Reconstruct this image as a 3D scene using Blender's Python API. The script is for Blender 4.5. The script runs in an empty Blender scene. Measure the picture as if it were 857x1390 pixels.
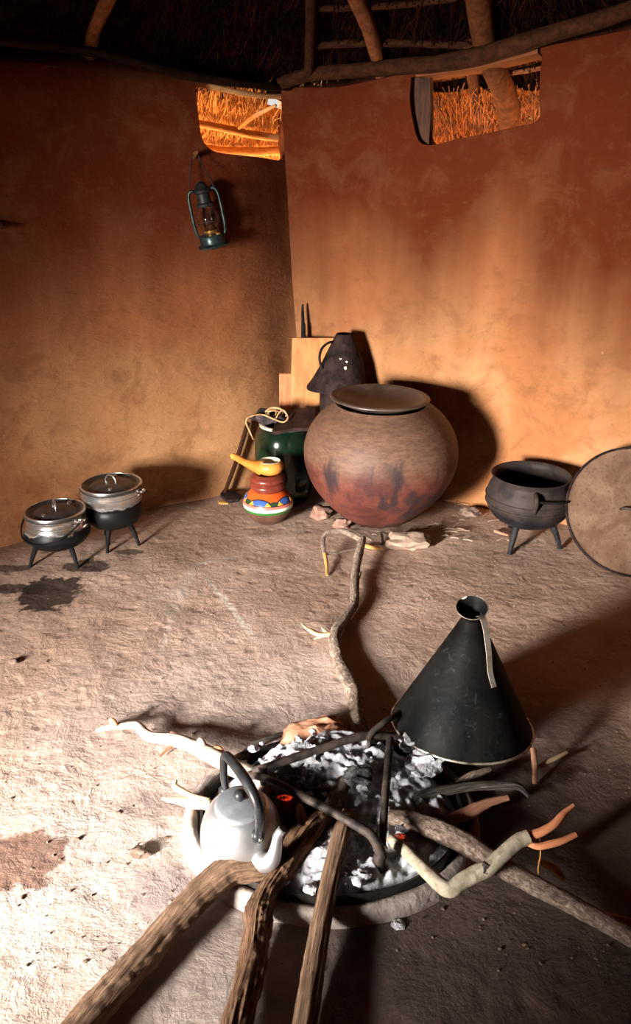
import bpy, bmesh, math, random
from mathutils import Vector, Matrix, noise as mnoise
random.seed(7)
V = Vector
PI = math.pi
scene = bpy.context.scene
COL = scene.collection
# ------------------------------------------------------------------ camera geometry (photo 857 x 1390)
FPX, CX, CY, PITCH, EYE = 1050.0, 428.5, 650.0, math.radians(21), 1.5
FW = V((0, math.cos(PITCH), -math.sin(PITCH)))
UP = V((0, math.sin(PITCH), math.cos(PITCH)))
RT = V((1, 0, 0))
CAM = V((0, 0, EYE))
def ray(px, py):
    return FW + RT * ((px - CX) / FPX) - UP * ((py - CY) / FPX)
def F(px, py, z=0.0):
    r = ray(px, py); t = (z - EYE) / r.z
    return CAM + r * t
def AT(px, py, y):
    r = ray(px, py); return CAM + r * (y / r.y)
def PX(n, p):          # n photo pixels at point p, in metres
    return n / FPX * (p - CAM).dot(FW)
def nz(p, s=1.0, o=0.0):
    return mnoise.noise(V((p[0] * s + o, p[1] * s + o * 1.7, p[2] * s - o)))

# ------------------------------------------------------------------ materials
class NT:
    def __init__(s, name):
        s.m = bpy.data.materials.new(name); s.m.use_nodes = True
        s.t = s.m.node_tree; s.t.nodes.clear()
        s.out = s.n('ShaderNodeOutputMaterial')
        s.b = s.n('ShaderNodeBsdfPrincipled')
        s.t.links.new(s.b.outputs[0], s.out.inputs[0])
        s._co = None
    def n(s, k, **kw):
        x = s.t.nodes.new(k)
        for a, v in kw.items(): setattr(x, a, v)
        return x
    def l(s, a, b): s.t.links.new(a, b)
    def put(s, sock, v):
        if isinstance(v, bpy.types.NodeSocket): s.l(v, sock)
        elif isinstance(v, (tuple, list)) and len(v) == 3 and sock.type == 'RGBA': sock.default_value = (*v, 1)
        else: sock.default_value = v
    def co(s, kind='Object'):
        if s._co is None: s._co = s.n('ShaderNodeTexCoord')
        return s._co.outputs[kind]
    def pos(s): return s.n('ShaderNodeNewGeometry').outputs['Position']
    def mapv(s, v, scale=(1, 1, 1), loc=(0, 0, 0)):
        m = s.n('ShaderNodeMapping'); s.l(v, m.inputs[0]); m.inputs['Scale'].default_value = scale; m.inputs['Location'].default_value = loc
        return m.outputs[0]
    def noise(s, v, scale=5, detail=4, rough=.6, dist=0):
        x = s.n('ShaderNodeTexNoise'); s.l(v, x.inputs['Vector'])
        x.inputs['Scale'].default_value = scale; x.inputs['Detail'].default_value = detail
        x.inputs['Roughness'].default_value = rough; x.inputs['Distortion'].default_value = dist
        return x.outputs[0]
    def voro(s, v, scale=5, feature='F1'):
        x = s.n('ShaderNodeTexVoronoi', feature=feature); s.l(v, x.inputs['Vector']); x.inputs['Scale'].default_value = scale
        return x.outputs[0]
    def rng(s, v, a, b, c=0., d=1., smooth=True):
        x = s.n('ShaderNodeMapRange'); x.interpolation_type = 'SMOOTHSTEP' if smooth else 'LINEAR'
        s.l(v, x.inputs[0])
        for i, q in enumerate((a, b, c, d)): x.inputs[i + 1].default_value = q
        return x.outputs[0]
    def math(s, op, a, b=0., c=0.):
        x = s.n('ShaderNodeMath', operation=op)
        s.put(x.inputs[0], a); s.put(x.inputs[1], b); s.put(x.inputs[2], c)
        return x.outputs[0]
    def vm(s, op, a, b=(0, 0, 0)):
        x = s.n('ShaderNodeVectorMath', operation=op); s.put(x.inputs[0], a); s.put(x.inputs[1], b)
        return x.outputs['Value'] if op in ('LENGTH', 'DOT_PRODUCT', 'DISTANCE') else x.outputs[0]
    def mix(s, f, a, b):
        x = s.n('ShaderNodeMix', data_type='RGBA')
        s.put(x.inputs[0], f); s.put(x.inputs[6], a); s.put(x.inputs[7], b)
        return x.outputs[2]
    def ramp(s, f, stops):
        x = s.n('ShaderNodeValToRGB'); s.l(f, x.inputs[0]); e = x.color_ramp.elements
        while len(e) < len(stops): e.new(.5)
        for q, (p, c) in zip(e, stops): q.position = p; q.color = (*c, 1)
        return x.outputs[0]
    def sep(s, v):
        x = s.n('ShaderNodeSeparateXYZ'); s.l(v, x.inputs[0]); return x.outputs
    def bump(s, h, strength=.5, dist=.01):
        x = s.n('ShaderNodeBump'); s.l(h, x.inputs['Height']); x.inputs['Strength'].default_value = strength; x.inputs['Distance'].default_value = dist
        s.l(x.outputs[0], s.b.inputs['Normal'])
    def set(s, color=None, rough=None, metal=None, spec=None, coat=None):
        if color is not None: s.put(s.b.inputs['Base Color'], color)
        if rough is not None: s.put(s.b.inputs['Roughness'], rough)
        if metal is not None: s.put(s.b.inputs['Metallic'], metal)
        if spec is not None: s.put(s.b.inputs['Specular IOR Level'], spec)
        if coat is not None: s.put(s.b.inputs['Coat Weight'], coat); s.b.inputs['Coat Roughness'].default_value = .12
        return s.m
    def blob(s, P, c, rx, ry, edge=.35, wob=.5, ns=9.):
        d = s.vm('SUBTRACT', P, (c[0], c[1], 0)); d = s.vm('MULTIPLY', d, (1 / rx, 1 / ry, 0)); L = s.vm('LENGTH', d)
        w = s.math('SUBTRACT', s.noise(P, ns, 5, .65), .5)
        L = s.math('MULTIPLY_ADD', w, wob * 2.5, L)
        return s.rng(L, 1 - edge, 1 + edge, 1, 0)
    def seg(s, P, a, b, w, wob=1.):
        A = V((a[0], a[1], 0)); B = V((b[0], b[1], 0)) - A
        P0 = s.vm('MULTIPLY', P, (1, 1, 0)); d = s.vm('SUBTRACT', P0, tuple(A))
        t = s.math('DIVIDE', s.vm('DOT_PRODUCT', d, tuple(B)), B.length_squared)
        x = s.n('ShaderNodeClamp'); s.l(t, x.inputs[0])
        sc = s.n('ShaderNodeVectorMath', operation='SCALE'); sc.inputs[0].default_value = tuple(B); s.l(x.outputs[0], sc.inputs['Scale'])
        L = s.vm('LENGTH', s.vm('SUBTRACT', d, sc.outputs[0]))
        n = s.math('SUBTRACT', s.noise(P, 22, 4, .7), .5)
        L = s.math('MULTIPLY_ADD', n, w * wob * 3, L)
        return s.rng(L, w * .4, w * 1.3, 1, 0)

def simple(name, c1, c2, scale=12, rough=.7, metal=0., bump=.2, bdist=.004, spec=.4, coat=None, lo=.35, hi=.65, stretch=(1, 1, 1)):
    t = NT(name); v = t.mapv(t.co(), stretch)
    n = t.noise(v, scale, 6, .65)
    t.set(t.mix(t.rng(n, lo, hi), c1, c2), rough, metal, spec, coat)
    if bump: t.bump(t.noise(v, scale * 3, 4), bump, bdist)
    return t.m

def bark(name, c1, c2, c3=None, sv=30, su=9, strength=.9, dist=.006, rough=.9):
    t = NT(name); uv = t.co('UV')
    v = t.mapv(uv, (su, sv, 1)); n = t.noise(v, 1, 6, .7, .6)
    n2 = t.noise(t.mapv(uv, (3, 7, 1)), 1, 3)
    c = t.ramp(n, [(.3, c1), (.52, c2), (.72, c3 or c2)])
    c = t.mix(t.rng(n2, .45, .8), c, c1)
    t.set(c, rough, 0, .06); t.bump(n, strength, dist)
    return t.m

M = {}
def wall_mat():
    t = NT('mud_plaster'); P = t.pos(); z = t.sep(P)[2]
    streak = t.noise(t.mapv(P, (2.3, 2.3, .2)), 1, 4, .55)      # smoke and rain streaks roughen the painted falloff
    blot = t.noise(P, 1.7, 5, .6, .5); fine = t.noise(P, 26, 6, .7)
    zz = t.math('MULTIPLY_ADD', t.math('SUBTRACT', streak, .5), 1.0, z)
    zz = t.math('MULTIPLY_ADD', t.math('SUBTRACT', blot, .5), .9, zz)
    soot = t.rng(zz, .36, 1.45)  # soot stain plus doorway light falloff, painted darker towards the wall top
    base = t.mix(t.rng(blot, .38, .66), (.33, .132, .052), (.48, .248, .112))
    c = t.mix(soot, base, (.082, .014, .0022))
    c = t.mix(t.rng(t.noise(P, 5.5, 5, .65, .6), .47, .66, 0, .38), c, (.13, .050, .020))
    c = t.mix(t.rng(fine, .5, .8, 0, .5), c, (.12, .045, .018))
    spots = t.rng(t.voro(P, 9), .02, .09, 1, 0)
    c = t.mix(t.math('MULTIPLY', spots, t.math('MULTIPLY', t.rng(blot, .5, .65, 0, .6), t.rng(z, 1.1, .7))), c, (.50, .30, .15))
    t.set(c, .93, 0, .15)
    brush = t.noise(t.mapv(P, (5, 5, 14)), 2.2, 6, .7, .8)
    h = t.math('ADD', t.math('MULTIPLY', brush, 1.2), t.math('MULTIPLY', fine, .5))
    t.bump(h, .45, .018)
    return t.m
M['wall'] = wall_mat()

def floor_mat():
    t = NT('earth_floor'); P = t.pos()
    big = t.noise(P, 2.2, 5, .6, .6); fine = t.noise(P, 30, 6, .7); mid = t.noise(P, 9, 5, .65, .4)
    c = t.mix(t.rng(big, .36, .66), (.31, .200, .142), (.44, .305, .230))
    c = t.mix(t.rng(mid, .5, .75, 0, .55), c, (.175, .108, .075))
    c = t.mix(t.rng(fine, .55, .75, 0, .35), c, (.46, .335, .255))
    h = F(440, 1120)
    ash = t.blob(P, (h.x - .10, h.y + .02), .78, .72, .55, .35, 6)
    c = t.mix(t.math('MULTIPLY', ash, .45), c, (.46, .40, .385))
    s = F(180, 1230); w = t.blob(P, (s.x, s.y), .42, .30, .5, .5, 7)
    c = t.mix(t.math('MULTIPLY', w, t.rng(mid, .4, .6, .2, .8)), c, (.44, .375, .33))
    s = F(235, 1210); w = t.blob(P, (s.x, s.y), .10, .07, .5, .6, 14)
    c = t.mix(t.math('MULTIPLY', w, .6), c, (.22, .16, .16))
    s = F(265, 1090); w = t.blob(P, (s.x - .1, s.y), .10, .07, .6, .7, 14)
    c = t.mix(t.math('MULTIPLY', w, .6), c, (.22, .16, .14))
    soot = t.blob(P, (h.x + .50, h.y - .15), .62, .55, .5, .5, 6)  # shade of the right foreground painted into the floor colour
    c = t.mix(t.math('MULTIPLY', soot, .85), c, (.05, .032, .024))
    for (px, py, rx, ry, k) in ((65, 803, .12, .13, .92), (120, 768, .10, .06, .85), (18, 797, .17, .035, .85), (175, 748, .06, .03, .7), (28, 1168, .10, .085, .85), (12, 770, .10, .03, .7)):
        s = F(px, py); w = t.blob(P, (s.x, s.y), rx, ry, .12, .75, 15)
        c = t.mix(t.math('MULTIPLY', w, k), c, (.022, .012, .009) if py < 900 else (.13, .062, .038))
    for (a, b, w, k) in (((283, 785), (340, 858), .014, .75), ((270, 765), (325, 755), .014, .5), ((262, 775), (235, 830), .03, .35), ((235, 830), (218, 885), .012, .35), ((200, 815), (245, 800), .03, .3)):
        g = t.seg(P, F(*a), F(*b), w)
        c = t.mix(t.math('MULTIPLY', g, k), c, (.48, .41, .35))
    t.set(c, .92, 0, .2)
    pits = t.rng(t.voro(P, 16), .05, .4, 0, 1)
    strk = t.noise(t.mapv(P, (7, 16, 1)), 1, 6, .7, .7)
    hgt = t.math('ADD', t.math('MULTIPLY', mid, 1.5), t.math('MULTIPLY', fine, .6))
    hgt = t.math('ADD', hgt, t.math('MULTIPLY', strk, .45)); hgt = t.math('ADD', hgt, t.math('MULTIPLY', pits, .35))
    t.bump(hgt, .5, .014)
    return t.m
M['floor'] = floor_mat()

def thatch_mat():
    t = NT('thatch'); uv = t.pos()
    n = t.noise(t.mapv(uv, (6, 6, 6)), 6, 6, .75, 1.)
    n2 = t.noise(uv, 2.5, 4)
    c = t.ramp(n, [(.3, (.10, .035, .010)), (.5, (.42, .17, .042)), (.7, (.72, .38, .12))])
    c = t.mix(t.rng(n2, .4, .7, 0, .4), c, (.22, .075, .02))
    t.set(c, .9, 0, .2); t.bump(n, 1, .03); return t.m
M['thatch'] = thatch_mat()
M['sooty_thatch'] = simple('sooted_thatch', (.004, .002, .001), (.020, .007, .003), 22, .9, bump=1, bdist=.03, spec=.05)
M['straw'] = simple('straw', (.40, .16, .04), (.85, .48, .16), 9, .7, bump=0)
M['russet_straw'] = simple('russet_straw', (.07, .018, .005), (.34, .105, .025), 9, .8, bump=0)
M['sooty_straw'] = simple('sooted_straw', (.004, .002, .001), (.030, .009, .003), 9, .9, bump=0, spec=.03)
M['ground'] = simple('sandy_ground', (.62, .36, .17), (.75, .48, .26), 3, .95)
M['pole'] = bark('weathered_pole', (.085, .03, .013), (.19, .07, .03), (.27, .11, .045), 26, 7, .5, .004)
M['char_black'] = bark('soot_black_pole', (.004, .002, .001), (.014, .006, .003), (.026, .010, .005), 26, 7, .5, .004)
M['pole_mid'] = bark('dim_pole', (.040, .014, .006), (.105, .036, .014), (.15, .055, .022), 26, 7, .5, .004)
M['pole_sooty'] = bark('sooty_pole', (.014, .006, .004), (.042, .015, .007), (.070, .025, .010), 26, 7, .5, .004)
M['pole_sun_paint'] = bark('sun_painted_pole', (.50, .24, .09), (.70, .40, .17), (.80, .52, .27), 22, 7, .5, .004)  # pole bark with sunlight put into its colour
M['bark_brown'] = bark('brown_bark', (.065, .036, .022), (.27, .165, .105), (.44, .30, .20), 10, 26, 1., .010)
M['bark_dark'] = bark('dark_bark', (.045, .024, .014), (.19, .105, .062), (.33, .20, .125), 14, 22, 1., .010)
M['bark_grey'] = bark('grey_bark', (.060, .040, .030), (.26, .19, .145), (.60, .50, .41), 60, 14, 1., .009)
M['bark_pale'] = bark('pale_bark', (.24, .19, .125), (.47, .41, .30), (.60, .55, .44), 55, 4, .5, .004)
M['peeled'] = bark('peeled_wood', (.40, .24, .12), (.58, .42, .26), (.66, .54, .40), 8, 20, .5, .003)
M['peeled_white'] = bark('bleached_wood', (.28, .205, .15), (.44, .37, .31), (.54, .48, .42), 8, 20, .5, .004)
M['peeled_orange'] = bark('fresh_orange_wood', (.60, .19, .08), (.80, .32, .16), (.88, .45, .25), 8, 20, .4, .003)
M['peeled_tan'] = bark('tan_wood', (.36, .15, .04), (.54, .28, .09), (.62, .38, .16), 8, 18, .4, .003)
M['char_wood'] = bark('charred_wood', (.012, .010, .010), (.09, .075, .065), (.36, .31, .28), 12, 20, 1., .008)
M['redbark'] = bark('red_bark_flake', (.24, .095, .050), (.50, .25, .155), (.62, .37, .26), 10, 30, 1., .006)
M['iron'] = simple('wrought_iron', (.020, .016, .015), (.075, .055, .045), 30, .65, .2, .3, .002, spec=.3)
M['black_iron'] = simple('black_iron', (.006, .006, .006), (.016, .015, .016), 18, .7, 0, .25, .002, spec=.05)
def ash_mat():
    t = NT('wood_ash'); P = t.pos(); n = t.noise(P, 26, 7, .75, .5); v = t.voro(P, 34); n2 = t.noise(P, 7, 4)
    c = t.ramp(n, [(.26, (.13, .13, .14)), (.38, (.36, .37, .40)), (.52, (.56, .57, .61)), (.75, (.74, .74, .77))])
    c = t.mix(t.rng(n2, .54, .70, 0, .45), c, (.07, .065, .065))
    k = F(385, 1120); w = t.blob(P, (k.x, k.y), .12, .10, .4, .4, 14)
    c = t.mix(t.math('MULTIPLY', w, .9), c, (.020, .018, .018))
    t.set(c, .95, 0, .1); t.bump(t.math('ADD', n, t.math('MULTIPLY', v, .8)), .8, .010); return t.m
M['ash'] = ash_mat()
M['clod'] = simple('ash_clod', (.34, .34, .36), (.60, .60, .63), 30, .95, bump=1, bdist=.01, lo=.36, hi=.55)
M['coal'] = simple('charcoal', (.012, .012, .013), (.10, .095, .095), 34, .8, bump=1, bdist=.008)
def ember_mat():
    t = NT('glowing_ember'); n = t.noise(t.co(), 60, 4)
    t.set((.05, .01, .005), .9)
    t.put(t.b.inputs['Emission Color'], (1, .06, .015)); t.put(t.b.inputs['Emission Strength'], t.rng(n, .4, .6, .02, .7)); return t.m
M['ember'] = ember_mat()
M['curb'] = simple('hearth_clay', (.26, .21, .185), (.44, .38, .345), 14, .92, bump=.6, bdist=.008)
M['band'] = simple('sooty_band', (.015, .013, .012), (.05, .042, .038), 20, .55, .4)

def alu_mat(name, soot_z=None, warm=0., rough=.34):
    t = NT(name); P = t.co(); n = t.noise(P, 14, 5, .6); f = t.noise(t.mapv(P, (1, 1, 9)), 20, 4)
    c = t.mix(t.rng(n, .35, .7), (.50, .50, .50), (.64, .64, .65))
    if warm: c = t.mix(t.rng(n, .42, .62, 0, warm), c, (.62, .40, .20))
    met = .85; r = rough
    if soot_z is not None:
        z = t.math('MULTIPLY_ADD', t.math('SUBTRACT', t.noise(P, 16, 5, .6), .5), .07, t.sep(P)[2])
        s = t.rng(z, soot_z - .008, soot_z + .008, 1, 0)
        c = t.mix(s, c, (.006, .0055, .006)); met = t.rng(s, 0, 1, .9, .0); r = t.rng(s, 0, 1, rough, .45); t.put(t.b.inputs['Specular IOR Level'], .2)
    t.set(c, r, met); t.bump(f, .12, .002); return t.m
M['alu_kettle'] = alu_mat('worn_aluminium', None, 0, .40)
M['alu_pot'] = alu_mat('sooty_aluminium', .158, .95, .22)
M['alu_pot_tall'] = alu_mat('sooty_aluminium_tall', .202, .4, .24)
M['pewter'] = simple('dull_pewter', (.075, .068, .068), (.14, .128, .125), 18, .36, .8, .15, .002)
M['chrome'] = simple('bright_metal', (.70, .68, .64), (.82, .80, .76), 20, .25, .95, 0)
M['lid_grey'] = simple('grey_lid_metal', (.23, .25, .28), (.36, .38, .41), 16, .5, .5, .1, .002)
M['bakelite'] = simple('black_handle', (.008, .008, .009), (.022, .022, .024), 30, .40, 0, .2, .002, spec=.35)

def clay_mat():
    t = NT('fired_clay'); P = t.co(); z = t.sep(P)[2]; n = t.noise(P, 7, 6, .65, .4)
    st = t.noise(t.mapv(P, (11, 11, 1.1)), 1, 4, .6); f = t.noise(t.mapv(P, (9, 9, 26)), 3, 5, .7)
    c = t.mix(t.rng(n, .38, .62), (.055, .013, .009), (.115, .030, .018))
    zz = t.math('MULTIPLY_ADD', t.math('SUBTRACT', n, .5), .22, z)
    c = t.mix(t.rng(zz, .27, .40), c, t.mix(t.rng(f, .35, .65), (.135, .072, .042), (.088, .043, .026)))    # pale dusty shoulder
    burnt = t.math('MULTIPLY', t.rng(st, .52, .64), t.rng(zz, .42, .33, 0, 1))
    c = t.mix(t.math('MULTIPLY', burnt, .85), c, (.016, .010, .012))
    c = t.mix(t.math('MULTIPLY', t.rng(t.noise(P, 4.2, 4), .56, .66), t.rng(zz, .44, .36, 0, .75)), c, (.022, .013, .015))
    t.set(c, .62, 0, .35); t.bump(f, .35, .006); return t.m
M['clay'] = clay_mat()
M['clay_dish'] = simple('dusty_clay', (.036, .021, .017), (.080, .050, .038), 14, .42, 0, .3, .004, spec=.5, lo=.3, hi=.6)
def cast_iron():
    t = NT('cast_iron'); P = t.co(); z = t.sep(P)[2]; n = t.noise(P, 16, 6, .65)
    c = t.mix(t.rng(n, .4, .65), (.007, .007, .009), (.022, .021, .022))
    dust = t.math('MULTIPLY', t.rng(z, .15, .20), t.rng(n, .3, .6, .3, .9))
    c = t.mix(dust, c, (.040, .029, .024))
    t.set(c, .55, .0, .10); t.bump(t.noise(P, 60, 4), .25, .003); return t.m
M['cast_iron'] = cast_iron()
def lid_mat():
    t = NT('rusty_sheet'); P = t.co(); n = t.noise(P, 6, 7, .7, .4); f = t.noise(P, 70, 3)
    c = t.mix(t.rng(n, .35, .65), (.115, .060, .036), (.20, .125, .080)); c = t.mix(t.rng(f, .55, .7, 0, .5), c, (.05, .028, .018))
    c = t.mix(t.rng(t.noise(P, 3, 4), .55, .7, 0, .7), c, (.06, .036, .027))
    t.set(c, .8, 0, .15); t.bump(f, .3, .003); return t.m
M['rusty_lid'] = lid_mat()
def tin_mat():
    t = NT('blackened_tin'); P = t.co(); n = t.noise(P, 9, 6, .65, .5); n2 = t.noise(P, 26, 6, .75, 2.); v = t.voro(P, 11)
    c = t.mix(t.rng(n, .35, .65), (.003, .003, .003), (.009, .008, .007)); c = t.mix(t.rng(n2, .56, .72, 0, .6), c, (.045, .048, .056))
    chips = t.math('MULTIPLY', t.rng(v, .13, .16, 1, 0), t.rng(n, .50, .54))
    c = t.mix(chips, c, (.70, .66, .58))
    t.set(c, .55, .0, .08); t.bump(t.noise(P, 8, 4), .35, .012); return t.m
M['tin'] = tin_mat()
M['tin_edge'] = simple('bare_tin_edge', (.10, .075, .055), (.62, .56, .46), 30, .4, .7, 0)
M['brass_strap'] = simple('bare_tin_strap', (.62, .50, .36), (.82, .76, .66), 20, .35, .7, .1)
M['dark_jug'] = simple('rough_dark_tin', (.011, .007, .007), (.034, .021, .019), 20, .75, 0, .4, .004, spec=.06)
M['dark_jug_chip'] = simple('rough_dark_tin_flaked', (.030, .020, .019), (.040, .026, .024), 20, .7, .2, .4, .004)
def board_mat():
    t = NT('scrubbed_board'); P = t.co(); n = t.noise(t.mapv(P, (9, 9, 1.2)), 4, 5, .6, .3); b = t.noise(P, 5, 4)
    c = t.mix(t.rng(n, .38, .66), (.44, .165, .050), (.56, .26, .090)); c = t.mix(t.rng(b, .45, .66, 0, .55), c, (.55, .22, .07))
    c = t.mix(t.rng(t.noise(P, 28, 5, .7), .58, .7, 0, .8), c, (.28, .10, .035))
    t.set(c, .65, 0, .3); t.bump(n, .2, .003); return t.m
M['board'] = board_mat()
M['plank_red'] = simple('reddish_plank', (.42, .15, .055), (.56, .22, .085), 9, .7, 0, .2, stretch=(8, 8, 1))
M['green_glaze'] = simple('dark_green_glaze', (.003, .010, .005), (.008, .020, .009), 7, .14, 0, 0, spec=.6)
M['cream'] = simple('cream_enamel', (.62, .55, .42), (.76, .70, .58), 20, .4, 0, 0)
M['leather'] = simple('dark_leather', (.012, .006, .005), (.040, .017, .012), 16, .6, 0, .5, .004, spec=.2)
M['cloth'] = simple('dusty_dark_cloth', (.020, .013, .014), (.075, .052, .055), 14, .9, 0, .6, .006)
M['twine'] = simple('sisal_twine', (.36, .20, .085), (.62, .40, .20), 40, .85, 0, .5, .003)
M['gourd'] = simple('yellow_gourd', (.56, .20, .03), (.66, .28, .052), 10, .42, 0, .1, .002)
M['gourd_in'] = simple('gourd_inside', (.62, .52, .36), (.75, .66, .48), 10, .7, 0, .1)
M['painted'] = simple('red_brown_paint', (.125, .022, .014), (.19, .036, .022), 10, .3, 0, .1, .002, spec=.5)
M['brownbase'] = simple('brown_pot_base', (.065, .028, .018), (.13, .062, .040), 12, .5, 0, .2, .003)
for k, c in dict(pink=(.66, .17, .13), white=(.84, .80, .70), green=(.035, .17, .035), orange=(.70, .10, .015), blue=(.045, .11, .36), amber=(.80, .38, .04), darkgreen=(.022, .05, .02), outline=(.022, .014, .01)).items():
    M['paint_' + k] = simple('paint_' + k, c, tuple(x * .85 for x in c), 14, .35, 0, .05, .001)
M['lantern'] = simple('lantern_blue_green', (.010, .018, .018), (.035, .060, .058), 20, .32, .6, .1, .002)
M['lantern_dark'] = simple('lantern_dark', (.006, .007, .007), (.016, .018, .018), 20, .5, .1, .1, .002, spec=.25)
M['brass'] = simple('dull_brass', (.42, .24, .08), (.62, .40, .16), 20, .35, .9, 0)
def glass_mat():
    t = NT('lantern_glass'); t.set((.92, .90, .86), .04); t.put(t.b.inputs['Transmission Weight'], 1.); t.put(t.b.inputs['IOR'], 1.35); return t.m
M['glass'] = glass_mat()
M['stone'] = simple('pinkish_stone', (.20, .105, .075), (.33, .20, .145), 14, .9, 0, .7, .006)
M['stone_dark'] = simple('dusty_grey_stone', (.12, .078, .058), (.22, .15, .11), 14, .9, 0, .7, .006)
M['stone_flat'] = simple('dusty_slab', (.22, .145, .105), (.34, .24, .175), 12, .9, 0, .7, .006)
M['wood_frame'] = simple('sooted_window_wood', (.030, .010, .005), (.075, .026, .011), 8, .8, 0, .6, .006, stretch=(8, 8, 1))

# ------------------------------------------------------------------ building helpers
ORG = {}
def tag(o, label=None, cat=None, group=None, kind=None):
    if label: o['label'] = label
    if cat: o['category'] = cat
    if group: o['group'] = group
    if kind: o['kind'] = kind
    return o
def thing(name, label, cat, loc, rot=(0, 0, 0), group=None):
    o = bpy.data.objects.new(name, None); COL.objects.link(o); o.empty_display_size = .05
    o.location = loc; o.rotation_euler = rot
    ORG[o.name] = V(loc) if rot == (0, 0, 0) else None
    return tag(o, label, cat, group)
def obj(name, bm, mat, parent=None, label=None, sharp=40, world=True, center=True):
    """one bmesh becomes one mesh object; world=True means its vertices are in world space"""
    bmesh.ops.recalc_face_normals(bm, faces=bm.faces)
    me = bpy.data.meshes.new(name)
    off = V((0, 0, 0))
    if parent is not None:
        o0 = ORG.get(parent.name)
        if world and o0 is not None: off = o0
    elif center:
        xs = [v.co for v in bm.verts]
        off = V(((min(v.x for v in xs) + max(v.x for v in xs)) / 2, (min(v.y for v in xs) + max(v.y for v in xs)) / 2, min(v.z for v in xs)))
    if off.length: bmesh.ops.translate(bm, vec=-off, verts=bm.verts)
    bm.to_mesh(me); bm.free()
    for m in (mat if isinstance(mat, (list, tuple)) else [mat]): me.materials.append(m)
    for p in me.polygons: p.use_smooth = True
    me.set_sharp_from_angle(angle=math.radians(sharp))
    o = bpy.data.objects.new(name, me); COL.objects.link(o)
    if parent is not None:
        o.parent = parent; ORG[o.name] = ORG.get(parent.name)
    else:
        o.location = off; ORG[o.name] = off
    if label: o['label'] = label
    return o
def single(name, bm, mat, label, cat, group=None, **k):
    return tag(obj(name, bm, mat, None, **k), label, cat, group)

def catmull(pts, n=6):
    """pts: list of tuples of any length; n samples per span"""
    P = [tuple(p) for p in pts]; out = []
    if len(P) < 3:
        a, b = P[0], P[-1]
        return [tuple(x + (y - x) * i / n for x, y in zip(a, b)) for i in range(n + 1)]
    for i in range(len(P) - 1):
        p0 = P[max(i - 1, 0)]; p1 = P[i]; p2 = P[i + 1]; p3 = P[min(i + 2, len(P) - 1)]
        for j in range(n):
            t = j / n
            out.append(tuple(.5 * (2 * b + (-a + c) * t + (2 * a - 5 * b + 4 * c - d) * t * t + (-a + 3 * b - 3 * c + d) * t ** 3) for a, b, c, d in zip(p0, p1, p2, p3)))
    out.append(P[-1]); return out

def tube(bm, pts, rad, segs=12, sub=6, rough=0., rs=40., flat=1., closed=False, tip=False, smooth=True, seed=0., ridge=0.):
    """sweep a round section along pts (Vectors); rad one number or one per point"""
    if isinstance(rad, (int, float)): rad = [rad] * len(pts)
    q = [(p[0], p[1], p[2], r) for p, r in zip(pts, rad)]
    if closed: q = q + [q[0]]
    if smooth: q = catmull(q, sub)
    if closed: q = q[:-1]
    C = [V(x[:3]) for x in q]; R = [max(x[3], .0004) for x in q]; n = len(C)
    uvl = bm.loops.layers.uv.verify()
    T = []
    for i in range(n):
        a = C[i - 1] if (i or closed) else C[0]; b = C[(i + 1) % n] if (i < n - 1 or closed) else C[i]
        d = (b - a); T.append(d.normalized() if d.length > 1e-9 else V((0, 0, 1)))
    ref = V((0, 0, 1)) if abs(T[0].z) < .9 else V((1, 0, 0))
    N = (ref - T[0] * ref.dot(T[0])).normalized()
    rings = []; L = [0.]; uvs = []
    for i in range(n):
        if i:
            N = (N - T[i] * N.dot(T[i]))
            N = N.normalized() if N.length > 1e-6 else T[i].orthogonal().normalized()
            L.append(L[-1] + (C[i] - C[i - 1]).length)
        B = T[i].cross(N); ring = []
        for k in range(segs):
            a = 2 * PI * k / segs
            d = N * math.cos(a) * flat + B * math.sin(a)
            r = R[i]
            p = C[i] + d * r
            if ridge:
                r *= 1 + ridge * (mnoise.noise(V((math.cos(a) * 4.5 + seed, math.sin(a) * 4.5, L[i] * 6))) + .6 * mnoise.noise(V((math.cos(a) * 9, math.sin(a) * 9 + seed, L[i] * 14))))
            if rough:
                r *= 1 + rough * (mnoise.noise(p * rs + V((seed, 0, 0))) + .6 * mnoise.noise(p * rs * 2.7 + V((0, seed, 3)))); p = C[i] + d * r
            ring.append(bm.verts.new(p))
        rings.append(ring)
    circ = 2 * PI * max(R)
    for i in range(n if closed else n - 1):
        j = (i + 1) % n
        for k in range(segs):
            m = (k + 1) % segs
            f = bm.faces.new((rings[i][k], rings[i][m], rings[j][m], rings[j][k]))
            lj = L[j] if j else L[-1] + .02
            for lp, (u, w) in zip(f.loops, ((k, L[i]), (k + 1, L[i]), (k + 1, lj), (k, lj))): lp[uvl].uv = (u / segs, w)
    if not closed:
        for ring, c, t, r in ((rings[0], C[0], -T[0], R[0]), (rings[-1], C[-1], T[-1], R[-1])):
            v = bm.verts.new(c + t * r * (.8 if tip else .12))
            for k in range(segs):
                f = bm.faces.new((ring[k], ring[(k + 1) % segs], v))
                for lp in f.loops: lp[uvl].uv = (.3 + lp.vert.co.x * 6, lp.vert.co.y * 6)
    return bm
def TB(*a, **k): return tube(bmesh.new(), *a, **k)

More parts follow.
